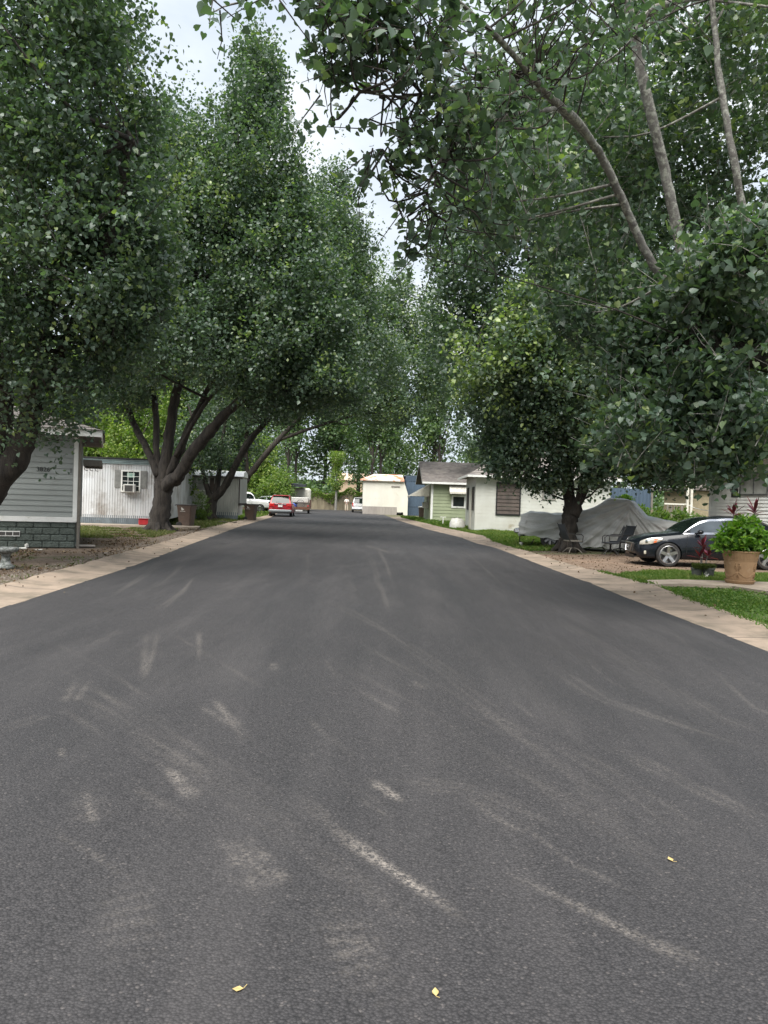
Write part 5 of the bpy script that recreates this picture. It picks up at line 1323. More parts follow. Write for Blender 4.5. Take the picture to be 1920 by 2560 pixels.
# local x: from tail (0) to nose (5.6)
LT = 5.7
prof = [(0,1.28),(.1,1.33),(1.6,1.32),(2.1,1.42),(2.6,1.58),(3.05,1.88),(3.2,1.93),(3.9,1.88),(4.2,1.6),(4.48,1.30),(5.0,1.22),(5.6,1.14),(5.8,1.0)]
b = MB(); nx_, nv_ = 260, 220; vs = []
for i_ in range(nx_+1):
    x = -.05+5.85*i_/nx_; H = sm(x, prof)
    W = .98 if x > .3 else .80+.18*math.sin(min(1, (x+.05)/.35)*math.pi/2)
    if x > 5.3: W *= .8+.2*math.cos((x-5.3)/.5*math.pi/2)
    for j in range(nv_+1):
        s_ = j/nv_*2-1; a = abs(s_); sg_ = 1 if s_ > 0 else -1
        low = .42-.30*min(1, max(0, (x-1.0)/1.2))
        if a < .36: yy_ = W*.93*a/.36; z = H-.05*(a/.36)**3
        elif a < .44: t = (a-.36)/.08; yy_ = W*(.93+.07*t); z = H-.05-.10*t
        else: t = (a-.44)/.56; yy_ = W*(1.0+.04*math.sin(t*3)); z = (H-.15)+(low-(H-.15))*t
        # folds: pulled towards the cab peak
        d = math.atan2(z-1.9, abs(x-3.9)+.25)
        f1 = (1-abs(math.sin(d*12+.8*math.sin(x*1.7))))*.10+(1-abs(math.sin(d*29+x*1.2)))*.045-.04
        f2 = .018*math.sin(x*9+z*4+2*math.sin(z*5))+.012*math.sin(z*17+x*3)
        k_ = min(1, max(0, (a-.36)/.15))
        yy_ += k_*(f1+f2)
        z += (1-k_)*(.012*math.sin(x*11+s_*9)+.02*math.sin(x*4.3+s_*5)) + (.03*math.sin(x*5)+.02*math.sin(x*13) if a > .97 else 0)
        xo = x
        if x < .25: xo = x+.10*max(0, (z-.5))-.05*math.sin(z*14+s_*6)*.5
        vs.append((xo, yy_*sg_, z))
fs = []
for i_ in range(nx_):
    for j in range(nv_):
        a = i_*(nv_+1)+j; fs.append((a, a+1, a+nv_+2, a+nv_+1))
fs.append(tuple(range(nv_, -1, -1))); fs.append(tuple(nx_*(nv_+1)+j for j in range(nv_+1)))
b.add(vs, fs)
M['cover'] = pm('silver grey car cover', (.56,.56,.54), (.44,.44,.42), 1.5, rough=.55, bmp=.6, bscale=5, stretch=(1,1,2.4), bdist=.06, spec=.4)
cv = b.build('car_cover', M['cover'], None, smooth=True, loc=(5.42, 29.6, 0)); cv.rotation_euler = (0, 0, R(-22))
tag(cv, 'silver cloth cover draped over the parked pickup', 'car cover')
b = MB(); b.bbox(.05, 5.5, -.85, .85, .5, .95, .1); b.build('body', M['grey_paint'], tk)
b = MB(); b.bbox(-.22, .05, -.92, .92, .50, .70, .05); bp = b.build('bumper', M['chrome'], tk)
b = MB(); b.box(-.228, -.221, -.12, .12, .53, .67); b.build('plate_recess', M['black'], bp)
b = MB(); b.box(-.2, .05, -.08, .08, .38, .49); b.tube([(-.05,-.5,.45),(-.08,-.45,.2),(.15,-.3,.03),(.4,-.55,.12),(.5,-.6,.3)], .022, 6); b.build('tow_hitch', M['black'], tk)
for x in (1.15, 4.7):
    for sy in (-1, 1): wheel(tk, x, sy*.80, .37, sy, 6, .25, .24, 'steel')
# ------------------------------------------------------------------ bins
M['bin_brown'] = pm('brown plastic', (.105,.068,.05), (.075,.05,.038), 3, rough=.55, dirt=((.15,.12,.10), 4, .6, .85))
def bin_(px, py, label, rz, scale=1.0):
    x, y = G(px, py)
    t = thing('wheelie_bin', label, 'bin', (x, y+.35, 0), rz, 'brown wheeled bins on the left verge')
    t.scale = (scale,)*3
    b = MB(); secs = [(.28,.30,.02),(.285,.31,.28),(.33,.36,.8),(.345,.375,.95),(.36,.39,.955),(.365,.395,1.02)]
    vs = []; fs = []
    for i_, (hx_, hy_, z) in enumerate(secs):
        k = .05; sh = .0
        cut = -.12 if False else 0
        vs += [(-hx_+k,-hy_,z),(hx_-k,-hy_,z),(hx_,-hy_+k,z),(hx_,hy_-k,z),(hx_-k,hy_,z),(-hx_+k,hy_,z),(-hx_,hy_-k,z),(-hx_,-hy_+k,z)]
    for i_ in range(len(secs)-1):
        for k in range(8): j = (k+1) % 8; fs.append((i_*8+k, i_*8+j, i_*8+8+j, i_*8+8+k))
    fs.append(tuple(range(7, -1, -1))); fs.append(tuple(range(40, 48)))
    b.add(vs, fs); b.build('bin_body', M['bin_brown'], t)
    b = MB(); b.bbox(-.38, .38, -.42, .41, 1.022, 1.075, .02); b.tube([(-.41,-.3,1.04),(-.46,-.3,1.03),(-.46,.3,1.03),(-.41,.3,1.04)], .018, 6); b.build('lid', M['black'], t)
    for sy in (-1, 1):
        b = MB(Matrix.Translation((-.24, sy*.33, .13)) @ Matrix.Rotation(R(90), 4, 'X')); b.lathe([(.001,-.035),(.11,-.035),(.13,-.025),(.13,.025),(.11,.035),(.001,.035)], 24); b.build('wheel', M['rubber'], t)
    b = MB(); b.box(-.20, .06, -.372, -.366, .745, .765); b.build('logo_text', M['ac_white'], t)
    b = MB(); b.add([(-.12,-.370,.80),(-.05,-.370,.80),(.02,-.374,.86),(-.02,-.374,.86),(-.10,-.377,.93),(-.14,-.377,.93)], [(0,1,2,3,4,5)]); b.build('logo', M['ac_white'], t)
    return t
bin_(461, 1319, 'brown wheeled bin right of the big tree trunk, nearer of the two', R(-6), 1.0)
bin_(624, 1302, 'brown wheeled bin by the kerb near the red suv', R(-8), .98)
t = None
x, y = P(1055, 1295, 66)[0], 66
t = thing('wheelie_bin', 'brown bin with pale lid against the green house', 'bin', (x, y, 0), 0)
b = MB(); b.lathe([(.0,.0),(.26,.0),(.33,1.0),(.33,1.02)], 20); b.build('bin_body', M['bin_brown'], t)
b = MB(); b.lathe([(.36,1.02),(.36,1.1),(.0,1.16)], 20); b.build('lid', M['ac_white'], t)

# ------------------------------------------------------------------ terracotta pot and shrub
M['terra'] = pm('terracotta', (.31,.195,.105), (.24,.145,.075), 5, rough=.85, bmp=.25, bscale=60, dirt=((.42,.30,.19), 5, .55, .8))
tx, ty_ = G(1864, 1468); ty_ += .28
SC = 1.0
pot = thing('flower_pot', 'large terracotta pot with ribbed rim and swag relief on a saucer', 'flower pot', (tx, ty_, .055))
b = MB(); n = 72; prof = [(.0,.065),(.262,.065),(.275,.10),(.30,.28),(.325,.46),(.33,.50),(.342,.515),(.343,.53)]
b.lathe(prof, n)
vs = []; fs = []; pr = [(.337,.53,0),(.35,.545,1),(.368,.66,1),(.372,.672,0),(.385,.68,0),(.385,.70,0),(.37,.705,0),(.35,.70,0),(.345,.60,0)]
nn = 144
for r_, z, rib in pr:
    for k in range(nn):
        a = 2*math.pi*k/nn; rr = r_-(.007 if (rib and (k % 4) < 2) else 0); vs.append((rr*math.cos(a), rr*math.sin(a), z))
for i_ in range(len(pr)-1):
    for k in range(nn): j = (k+1) % nn; fs.append((i_*nn+k, i_*nn+j, i_*nn+nn+j, i_*nn+nn+k))
b.add(vs, fs); po = b.build('bowl', M['terra'], pot); autosmooth(po, 40)
b = MB()
def onpot(a, z, o_=.004):
    r_ = ip(z, [(p[1], p[0]) for p in prof[1:]])+o_; return (r_*math.cos(a), r_*math.sin(a), z)
for c0 in (-math.pi/2+.05, -math.pi/2+1.35, -math.pi/2-1.25, math.pi/2):
    b.tube([onpot(c0-.62+1.24*k/14, .26-.11*math.sin(math.pi*k/14)) for k in range(15)], .008, 6)
    for e in (-.62, .62):
        b.tube([onpot(c0+e, .26), onpot(c0+e*.97, .13)], .007, 5)
        b.tube([onpot(c0+e*.92, .28), onpot(c0+e*.95, .36), onpot(c0+e*.90, .44), onpot(c0+e*.82, .455)], .008, 5)
        b.tube([onpot(c0+e*.80, .45), onpot(c0+e*.78, .38), onpot(c0+e*.74, .34)], .007, 5)
        for q in range(3): b.lathe([(0,.012),(.011,.006),(.011,-.006),(0,-.012)], 8, M=Matrix.Translation(onpot(c0+e*(.9-.05*q), .44-.05*q)))
b.build('relief', M['terra'], pot, smooth=True)
b = MB(); b.lathe([(0,0),(.27,0),(.285,.012),(.30,.06),(.308,.062),(.308,.078),(.29,.078),(.27,.06)], n); so_ = b.build('saucer', M['terra'], pot); autosmooth(so_, 40)
b = MB(); b.lathe([(.349,.655),(.2,.66),(0.001,.665)], 30); b.build('soil', M['dirt'], pot)
# shrub: broad bright leaves
def shrub(name, label, cat, loc, lobes, n, leaf, mat, asp=1.0, tint=.5, stems=True, per=7, length=.14, spread=.03, group=None, tv=.2):
    t = thing(name, label, cat, loc, 0, group)
    c, d = sample_lobes(lobes, n, .7)
    dirs = d*.8+np.array([0, 0, .5])+rng.normal(0, .25, c.shape); dirs /= np.linalg.norm(dirs, axis=1)[:, None]
    k = np.repeat(np.arange(n), per)
    yd = dirs[k]*.6+rng.normal(0, .7, (n*per, 3)); yd /= np.linalg.norm(yd, axis=1)[:, None]
    pos = c[k]+dirs[k]*rng.uniform(-.5, .5, (n*per, 1))*length+yd*leaf*.5+rng.normal(0, spread*.3, (n*per, 3))
    leaves_mesh('foliage', pos, leaf*(.7+.5*rng.random(n*per)), rng.normal(tint, tv, n*per), M[mat], t, 'leaf', .9, ydir=yd, aspect=asp)
    if stems:
        b = MB()
        for i_ in rng.choice(n, min(n, 40), replace=False):
            b.tube([(c[i_][0]*.2, c[i_][1]*.2, -.05), (c[i_]*.6)+np.array([0, 0, .02]), c[i_]], [.008, .006, .003], 4, cap=False)
        b.build('stems', M['bark'], t)
    return t
M['shrub_leaf'] = leafmat('bright shrub leaves', (.05,.12,.02), (.11,.22,.025), (.26,.36,.06), .4, .4, .5)
shrub('potted_shrub', 'bushy bright green shrub growing out of the terracotta pot', 'shrub', (tx, ty_, .71), [(0,-.05,.30,.50,.42,.30), (-.30,-.1,.18,.30,.3,.20), (.33,-.1,.18,.3,.3,.2), (.15,.0,.60,.22,.22,.20), (-.1,0,.5,.25,.25,.18)], 330, .105, 'shrub_leaf', .62, .5)
def cordyline(name, label, loc, hs, n=12, ll=.32, mat='purple_leaf', stem=.0):
    t = thing(name, label, 'plant', loc, 0)
    P_ = []; 
    b = MB(); lv = MB(); 
    for (hx_, hy_, h) in hs:
        b.tube([(hx_*.3, hy_*.3, -.02), (hx_, hy_, h)], [.014, .01], 6)
        for k in range(n):
            a = k*2.4+rng.random()*.5; el_ = .35+1.05*(k/n)+rng.normal(0, .1); l = ll*(.75+.4*rng.random()); w_ = .038
            u_ = np.array([math.cos(a)*math.cos(el_), math.sin(a)*math.cos(el_), math.sin(el_)]); sd__ = np.cross(u_, [0, 0, 1]); sd__ /= max(1e-6, np.linalg.norm(sd__))
            base = np.array([hx_, hy_, h-.1*(1-k/n)]); vs = []; 
            for q, ww in ((0,.25),(.25,.8),(.55,1.0),(.8,.6),(1.0,.05)):
                c_ = base+u_*l*q+np.array([0, 0, -.28*l*q*q*(1.3-el_*.7)])
                vs += [c_-sd__*w_*ww, c_+np.array([0, 0, -.012*ww]), c_+sd__*w_*ww]
            lv.add(vs, [f for q in range(4) for f in ((3*q, 3*q+3, 3*q+4, 3*q+1), (3*q+1, 3*q+4, 3*q+5, 3*q+2))])
    b.build('stem', M['bark_pale'], t)
    o = lv.build('foliage', M[mat], t, smooth=False)
    a = o.data.attributes.new('tint', 'FLOAT_COLOR', 'POINT'); tt = np.repeat(np.clip(rng.normal(.5, .3, len(lv.v)//15+1), 0, 1), 15)[:len(lv.v)]
    a.data.foreach_set('color', np.stack([tt, tt, tt, np.ones_like(tt)], 1).astype(np.float32).ravel())
    return t
cordyline('cordyline', 'dark red leaved plant rising from the terracotta pot, left of two tufts', (tx-.13, ty_+.12, .71), [(0,0,.88)], 11, .34)
cordyline('cordyline', 'bright red leaved plant at the right picture edge above the terracotta pot', (tx+.33, ty_+.15, .71), [(0,0,.92)], 11, .38)
# grey pots left of it
sx_, sy_ = G(1764, 1449)
M['grey_plastic'] = pm('grey plastic pot', (.10,.105,.10), (.06,.06,.058), 6, rough=.6)
for k, (dx_, dy_, s_, lab) in enumerate(((-.12, .12, .95, 'small dark grey plastic pot, left of the pair'), (.12, .05, 1.0, 'small dark grey plastic pot, right one of the pair'))):
    p_ = thing('plant_pot', lab, 'plant pot', (sx_+dx_, sy_+dy_+.1, 0)); p_.scale = (s_,)*3
    b = MB(); b.lathe([(0,0),(.10,0),(.135,.22),(.145,.225),(.148,.27),(.135,.27),(.125,.20)], 24); o = b.build('bowl', M['grey_plastic'], p_); autosmooth(o, 40)
    b = MB(); b.lathe([(.133,.235),(.001,.24)], 20); b.build('soil', M['dirt'], p_)
t = thing('pot_grass', 'grassy tuft overflowing the two small grey pots', 'plant', (sx_, sy_+.15, .24))
n = 900; a = rng.random(n)*6.28; r_ = rng.random(n)**.6*.26; ps = np.stack([r_*np.cos(a), r_*np.sin(a)*.6, rng.random(n)*.10], 1)
yd = np.stack([np.cos(a)*.6, np.sin(a)*.6, .6*np.ones(n)], 1)+rng.normal(0, .3, (n, 3))
leaves_mesh('foliage', ps, .11*(.6+.7*rng.random(n)), rng.normal(.45, .2, n), M['mixgrass'], t, 'quad', ydir=yd, aspect=.16)
cordyline('cordyline', 'tall dark red leaved plant in the small grey pots before the sedan', (sx_-.02, sy_+.2, .22), [(0,0,.58),(.17,.05,.36),(-.03,.02,.34)], 11, .30)
t = thing('pot_flowers', 'pale dry flower hanging on the front of the small grey pots', 'flower', (sx_-.02, sy_-.06, .12))
b = MB()
for k in range(14):
    a = k*.9; b.add([(0,0,0),(.05*math.cos(a)-.012,-.02,.05*math.sin(a)),(.06*math.cos(a),-.03,.06*math.sin(a)+.01),(.045*math.cos(a)+.012,-.02,.045*math.sin(a)+.02)], [(0,1,2,3)])
b.build('petals', M['ac_white'], t)

# ------------------------------------------------------------------ patio set
M['mesh_fabric'] = pm('black mesh fabric', (.018,.022,.028), (.03,.034,.04), 20, rough=.75)
M['tanmesh'] = pm('faded mesh seat', (.20,.18,.15), (.14,.125,.10), 8, rough=.8)
def patio_chair(label, x, y, rz, seatm):
    t = thing('patio_chair', label, 'chair', (x, y, 0), rz, 'swivel patio chairs by the forked tree')
    # faces +x
    b = MB(); b.bbox(-.24, .26, -.25, .25, .40, .435, .012); b.build('seat', M[seatm], t)
    b = MB(); vs = []; 
    for k in range(7):
        u_ = k/6; vs += [(-.24-.20*u_-.03*math.sin(u_*3), -.25, .45+.52*u_), (-.24-.20*u_-.05*math.sin(u_*3), 0, .45+.52*u_), (-.24-.20*u_-.03*math.sin(u_*3), .25, .45+.52*u_)]
    b.add(vs, [f for k in range(6) for f in ((3*k, 3*k+3, 3*k+4, 3*k+1), (3*k+1, 3*k+4, 3*k+5, 3*k+2))]); o = b.build('backrest', M['mesh_fabric'], t)
    md = o.modifiers.new('s', 'SOLIDIFY'); md.thickness = .012; ev_apply(o)
    for sy in (-1, 1):
        b = MB(); b.tube([(-.46, sy*.26, 1.0), (-.34, sy*.27, .75), (-.25, sy*.27, .45), (-.2, sy*.27, .40), (.24, sy*.27, .40)], .014, 6); b.build('back_frame', M['darkmetal'], t)
        b = MB(); b.tube([(-.31, sy*.28, .66), (-.1, sy*.30, .655), (.16, sy*.30, .65), (.23, sy*.29, .60), (.22, sy*.28, .42)], .015, 6); b.build('armrest', M['darkmetal'], t)
    b = MB(); b.lathe([(.05,.40),(.05,.36),(.03,.35),(.03,.20),(.06,.19)], 10); b.build('swivel_column', M['darkmetal'], t)
    for k in range(4):
        a = math.pi/4+k*math.pi/2; b = MB(); b.tube([(.03*math.cos(a),.03*math.sin(a),.19),(.2*math.cos(a),.2*math.sin(a),.15),(.34*math.cos(a),.34*math.sin(a),.02)], [.02,.018,.014], 6); b.build('leg', M['greywood'] if seatm == 'tanmesh' else M['darkmetal'], t)
    return t
c1x, c1y = G(1431, 1383); c2x, c2y = G(1532, 1390)
patio_chair('patio chair with faded tan seat turned right, by the trunk', c1x, c1y, R(12), 'tanmesh')
patio_chair('dark mesh patio chair turned left in front of the sedan nose', c2x, c2y+.3, R(172), 'mesh_fabric')
patio_chair('dark patio chair half hidden behind the one by the sedan', c2x+.62, c2y+1.3, R(200), 'mesh_fabric')
tbx, tby = G(1492, 1377)
tb = thing('patio_table', 'round glass topped metal patio table between the chairs', 'table', (tbx+.1, tby+.4, 0))
b = MB(); b.lathe([(.62,.70),(.64,.71),(.62,.72),(.60,.71),(.62,.70)], 32); b.build('rim', M['darkmetal'], tb)
b = MB(); b.lathe([(.001,.715),(.61,.715)], 32); b.build('table_top', M['glass'], tb)
for k in range(4):
    a = k*math.pi/2+.5; ca, sa = math.cos(a), math.sin(a)
    b = MB(); b.tube([(.52*ca,.52*sa,.70),(.50*ca,.50*sa,.62),(.20*ca,.20*sa,.50),(.14*ca,.14*sa,.38),(.22*ca,.22*sa,.2),(.42*ca,.42*sa,0)], .013, 6); b.build('leg', M['darkmetal'], tb)
b = MB(); b.tube([(.14*math.cos(a),.14*math.sin(a),.38) for a in np.linspace(0,6.283,17)], .01, 5); b.build('brace_ring', M['darkmetal'], tb)

# ------------------------------------------------------------------ birdbath at the left edge
qx, qy = G(6, 1423)
bb = thing('birdbath', 'mottled grey stone birdbath cut by the left edge of the picture', 'birdbath', (qx, qy+.12, 0))
M['stone'] = pm('mottled stone', (.26,.27,.26), (.09,.10,.09), 14, rough=.9, bmp=.8, bscale=20, lo=.42, hi=.58, bdist=.03)
b = MB(); b.lathe([(0,0),(.17,0),(.17,.05),(.10,.10),(.075,.2),(.09,.28),(.13,.31)], 24); b.build('pedestal', M['stone'], bb, smooth=True)
b = MB(); b.lathe([(.08,.305),(.2,.33),(.24,.38),(.235,.415),(.20,.42),(.14,.40),(.001,.385)], 28); b.build('bowl', M['stone'], bb, smooth=True)

# ------------------------------------------------------------------ person at the far end
M['skin'] = pm('skin', (.42,.25,.18), (.36,.2,.14), 8, rough=.6)
M['shirt'] = pm('white shirt', (.68,.66,.62), (.55,.53,.5), 6, rough=.9, bmp=.4)
M['khaki'] = pm('beige trousers', (.52,.44,.34), (.42,.36,.28), 6, rough=.9)
def skinned(name, verts, edges, rad, mat, parent, root=0, sub=2):
    me = bpy.data.meshes.new(name); me.from_pydata(verts, edges, []); o = bpy.data.objects.new(name, me); col.objects.link(o)
    md = o.modifiers.new('skin', 'SKIN')
    for i_, r_ in enumerate(rad): o.data.skin_vertices[0].data[i_].radius = (r_, r_) if isinstance(r_, float) else r_
    o.data.skin_vertices[0].data[root].use_root = True
    s_ = o.modifiers.new('sub', 'SUBSURF'); s_.levels = sub; s_.render_levels = sub
    ev_apply(o); me = o.data; me.materials.clear(); me.materials.append(mat); me.polygons.foreach_set('use_smooth', [True]*len(me.polygons)); o.parent = parent
    return o
ppx, ppy = P(866, 1278, 95)[0], 95
pe = thing('person', 'person in white shirt and beige trousers standing with arms folded at the far end', 'person', (ppx, ppy, 0), R(5))
sk_v = [(0,0,.92),(0,0,1.10),(0,0,1.30),(0,-.01,1.42),(0,-.01,1.52),(0,-.02,1.60),(0,-.02,1.68),
        (.10,0,.86),(.11,-.02,.48),(.12,.0,.09),(.13,-.12,.03),(-.10,0,.86),(-.11,-.02,.48),(-.12,.0,.09),(-.13,-.12,.03),
        (.18,0,1.38),(.27,-.02,1.12),(.08,-.20,1.16),(-.02,-.22,1.18),(-.18,0,1.38),(-.27,-.02,1.12),(-.08,-.20,1.14),(.02,-.23,1.15)]
sk_e = [(0,1),(1,2),(2,3),(3,4),(4,5),(5,6),(0,7),(7,8),(8,9),(9,10),(0,11),(11,12),(12,13),(13,14),(3,15),(15,16),(16,17),(17,18),(3,19),(19,20),(20,21),(21,22)]
sk_r = [.13,.12,.15,.08,.055,.095,.08,.09,.062,.04,.035,.09,.062,.04,.035,.06,.045,.035,.03,.06,.045,.035,.03]
skinned('body', sk_v, sk_e, sk_r, M['skin'], pe)
skinned('shirt', [(0,0,.90),(0,0,1.12),(0,0,1.32),(0,-.0,1.42),(.18,0,1.385),(.26,-.02,1.17),(-.18,0,1.385),(-.26,-.02,1.17)], [(0,1),(1,2),(2,3),(3,4),(4,5),(3,6),(6,7)], [.165,.15,.175,.09,.085,.075,.085,.075], M['shirt'], pe)
skinned('trousers', [(0,0,.95),(.10,0,.84),(.115,-.02,.46),(.125,.0,.10),(-.10,0,.84),(-.115,-.02,.46),(-.125,.0,.10)], [(0,1),(1,2),(2,3),(0,4),(4,5),(5,6)], [.15,.12,.092,.075,.12,.092,.075], M['khaki'], pe)
for sx in (-1, 1):
    b = MB(MT(sx*.13, -.07, .0)); b.bbox(-.05, .05, -.13, .10, 0, .09, .03); b.build('shoe', M['rubber'], pe)
b = MB(Matrix.Translation((0, -.02, 1.66))); b.lathe([(.0,.075),(.06,.06),(.095,.02),(.10,-.02)], 16); b.build('hair', M['bark'], pe, smooth=True)
b = MB(Matrix.Translation((0, -.02, 1.62)))
for sx in (-.033, .033): b.lathe([(0,.01),(.012,0),(0,-.01)], 8, M=Matrix.Translation((sx,-.093,.0)))
b.build('eyes', M['black'], pe)

# ------------------------------------------------------------------ small things on the left verge
x, y = G(436, 1298)
bk = thing('bicycle', 'lime green child bicycle partly hidden behind the brown bin', 'bicycle', (x, y, 0), R(10))
M['lime'] = pm('lime green paint', (.35,.65,.05), (.28,.52,.04), 5, rough=.4)
for cx_ in (-.42, .42):
    b = MB(Matrix.Translation((cx_, 0, .25)) @ Matrix.Rotation(R(90), 4, 'X')); b.tube([(.23*math.cos(a), .23*math.sin(a), 0) for a in np.linspace(0, 6.283, 25)], .022, 6); w_ = b.build('wheel', M['rubber'], bk)
    b = MB(Matrix.Translation((cx_, 0, .25)) @ Matrix.Rotation(R(90), 4, 'X'))
    for k in range(10): b.tube([(0,0,0),(.22*math.cos(k*.628),.22*math.sin(k*.628),0)], .003, 3)
    b.build('spokes', M['steel'], w_)
b = MB(); b.tube([(-.42,0,.25),(-.12,0,.25),(.28,0,.56),(-.22,0,.5),(-.42,0,.25)], .018, 6); b.tube([(-.12,0,.25),(-.24,0,.62)], .018, 6); b.tube([(.42,0,.25),(.26,0,.68)], .018, 6); b.build('frame', M['lime'], bk)
b = MB(); b.tube([(.24,-.22,.74),(.26,0,.68),(.24,.22,.74)], .013, 6); b.build('handlebar', M['black'], bk)
b = MB(MT(-.25,0,.64)); b.bbox(-.12, .1, -.06, .06, -.02, .03, .02); b.build('saddle', M['black'], bk)
x, y = G(569, 1309)
b = MB(); b.tube([(-.55,0,.05),(-.3,.03,.08),(0,0,.05),(.25,-.02,.06),(.5,.05,.10)], [.05,.07,.05,.04,.03], 7); b.tube([(.1,0,.05),(.2,-.2,.12)], [.03,.02], 6)
tag(b.build('fallen_branch', M['bark'], None, loc=(x, y, 0)), 'dark fallen branch lying on the verge before the far brown bin', 'branch')
# shrub at the foot of tree
x, y = G(503, 1302)
shrub('weed_bush', 'tall green weeds left of the second trunk', 'weeds', (x, y, .0), [(0,0,.9,.42,.35,.75), (.1,0,.35,.45,.35,.3)], 260, .085, 'lime_leaf', .5, .35, length=.25)
x, y = P(1690, 1300, 38)[0], 38
shrub('hedge', 'wide tangle of light green shrubs behind the covered pickup', 'shrubs', (x, y, .0), [(0,0,.7,1.6,1,.8), (-1.4,.3,.75,1.2,1,.85), (1.3,0,.55,1.2,1,.7), (2.4,.5,.5,1.2,1,.6), (-2.4,.8,.6,1,1,.7)], 1500, .16, 'lime_leaf', .6, .45, length=.3)
x, y = P(1540, 1250, 30.5)[0], 30.5
shrub('vine_sprig', 'bright yellow green sprig peeping over the covered cab', 'plant', (P(1565, 1250, 30)[0], 30.2, 1.3), [(0,0,.55,.35,.2,.16)], 50, .11, 'shrub_leaf', .7, .85)
x, y = G(1105, 1318)
si = thing('yard_stake', 'small white stake with crossbar in the grass before the green house', 'stake', (G(1107,1317)[0], G(1107,1317)[1], 0))
b = MB(); b.box(-.03, .03, -.02, .02, 0, .6); b.box(-.18, .18, -.025, .025, .60, .64); b.box(-.12, .12, -.05, .05, 0, .02); b.build('stake', M['white_trim'], si)
b = MB(MT(*P(1143, 1310, 46)[:2], .0)); b.lathe([(0,.65),(.3,.58),(.45,.35),(.5,.1),(.52,0)], 14)
v_ = np.array(b.v); v_ += rng.normal(0, .03, v_.shape); b.v = [tuple(q) for q in v_]
tag(b.build('sack', M['ac_white'], None, smooth=True), 'pale lumpy sack leaning at the corner of the block house', 'sack')
x, y = G(1302, 1366)
b = MB(MT(x, y, 0)); b.bbox(-.06, .06, -.04, .04, 0, .16, .02); tag(b.build('litter_cup', M['ac_white']), 'small white cup in the grass by the kerb near the chrome bumper', 'cup')
# litter by the house foundation
for px, py, w_, lab in ((62, 1371, .11, 'crumpled white bag lying left at the block foundation'), (73, 1368, .045, 'upright white cup by the block foundation'), (104, 1375, .09, 'flat white wrapper on the dirt, rightmost of the litter')):
    x, y = G(px, py); b = MB(MT(x, y-.15, 0, rng.random()*90)); b.bbox(-w_, w_, -.045, .045, 0, .03 if w_ != .045 else .11, .02)
    v_ = np.array(b.v); v_[:, 2] += 0; v_ += rng.normal(0, .006, v_.shape); b.v = [tuple(q) for q in v_]
    tag(b.build('litter', M['ac_white']), lab, 'litter')
# roots / stones by the corner
x, y = G(205, 1368); b = MB(MT(x, y, 0, 20)); b.bbox(-.3, .35, -.12, .12, 0, .07, .03); tag(b.build('stepping_stone', M['brown_skirt']), 'flat stone lying by the downspout of the grey sided house', 'stone')

# yellow leaves on the road
for px, py, lab in ((595, 2478, 'yellow leaf on the road at the bottom, left one'), (1088, 2486, 'yellow leaf on the road at the bottom, right one'), (1676, 2152, 'yellow leaf on the road at middle right'), (161, 1482, 'yellow leaf on the road near the left kerb')):
    x, y = G(px, py, .04); a = rng.random()*6
    T = [(0,-.5,.0),(.3,-.2,.12),(.33,.15,.05),(.05,.55,.15),(-.28,.2,.03),(-.3,-.2,.10)]
    s_ = .034; b = MB(MT(x, y, .044, math.degrees(a))); b.add([(p[0]*s_, p[1]*s_, p[2]*s_+.002) for p in T], [(0,1,2,3),(0,3,4,5)])
    b.tube([(0,-.5*s_,.002),(.01,-.9*s_,.006)], .0012, 4)
    tag(b.build('fallen_leaf', pm('yellow leaf', (.42,.33,.14), (.34,.24,.09), 40, rough=.7)), lab, 'leaf', 'yellow leaves fallen on the road')

# ------------------------------------------------------------------ grass, litter, gravel
def inpoly(x, y, poly):
    c = np.zeros(len(x), bool); n = len(poly)
    for i_ in range(n):
        x1, y1 = poly[i_]; x2, y2 = poly[(i_+1) % n]
        if y1 == y2: continue
        k = ((y1 > y) != (y2 > y)) & (x < (x2-x1)*(y-y1)/(y2-y1)+x1); c ^= k
    return c
def scatter(poly, n):
    p = np.array(poly); lo = p.min(0); hi = p.max(0)
    x = rng.uniform(lo[0], hi[0], n*3); y = rng.uniform(lo[1], hi[1], n*3); k = inpoly(x, y, poly); return x[k][:n], y[k][:n]
def grass_patch(name, label, poly, n, h, mat='grass', w_=.010, tint=.5, holes=.0, z=-.02, freq=1.3):
    x, y = scatter(poly, n)
    f = np.sin(x*freq*1.7+y*.9)+np.sin(y*freq*2.3-x*1.3+2)+.6*np.sin(x*freq*5+y*3.1)
    k = f > -2.0+holes*3; x, y, f = x[k], y[k], f[k]; n = len(x)
    hh = h*(.4+.8*rng.random(n))*(1+.25*f)
    a = rng.random(n)*6.28; ln = rng.normal(0, .55, (n, 2))*hh[:, None]
    base = np.stack([x, y, np.full(n, z)], 1); side = np.stack([np.cos(a), np.sin(a), np.zeros(n)], 1)*w_*(.6+.8*rng.random(n))[:, None]
    midp = base+np.stack([ln[:, 0]*.35, ln[:, 1]*.35, hh*.6], 1); tip = base+np.stack([ln[:, 0], ln[:, 1], hh], 1)
    V = np.stack([base-side, base+side, midp+side*.8, tip, midp-side*.8], 1).reshape(-1, 3)
    F = (np.arange(n)[:, None]*5+np.array([0,1,2,3,4])[None]).ravel()
    t = np.repeat(np.clip(rng.normal(tint, .18, n)+.08*f, 0, 1), 5)
    o = np_mesh(name, V, F, 5, M[mat], None, attr={'tint': ('POINT', np.stack([t, t, t, np.ones_like(t)], 1))})
    return tag(o, label, 'grass', kind='stuff')
M['lawn'] = pm('grassy soil', (.06,.11,.02), (.09,.12,.035), 5, rough=1, bmp=.6, bscale=40, dirt=((.10,.075,.045), 3, .55, .75))
def lawn(name, poly, label): yard(name, poly, -.006, M['lawn'], label)
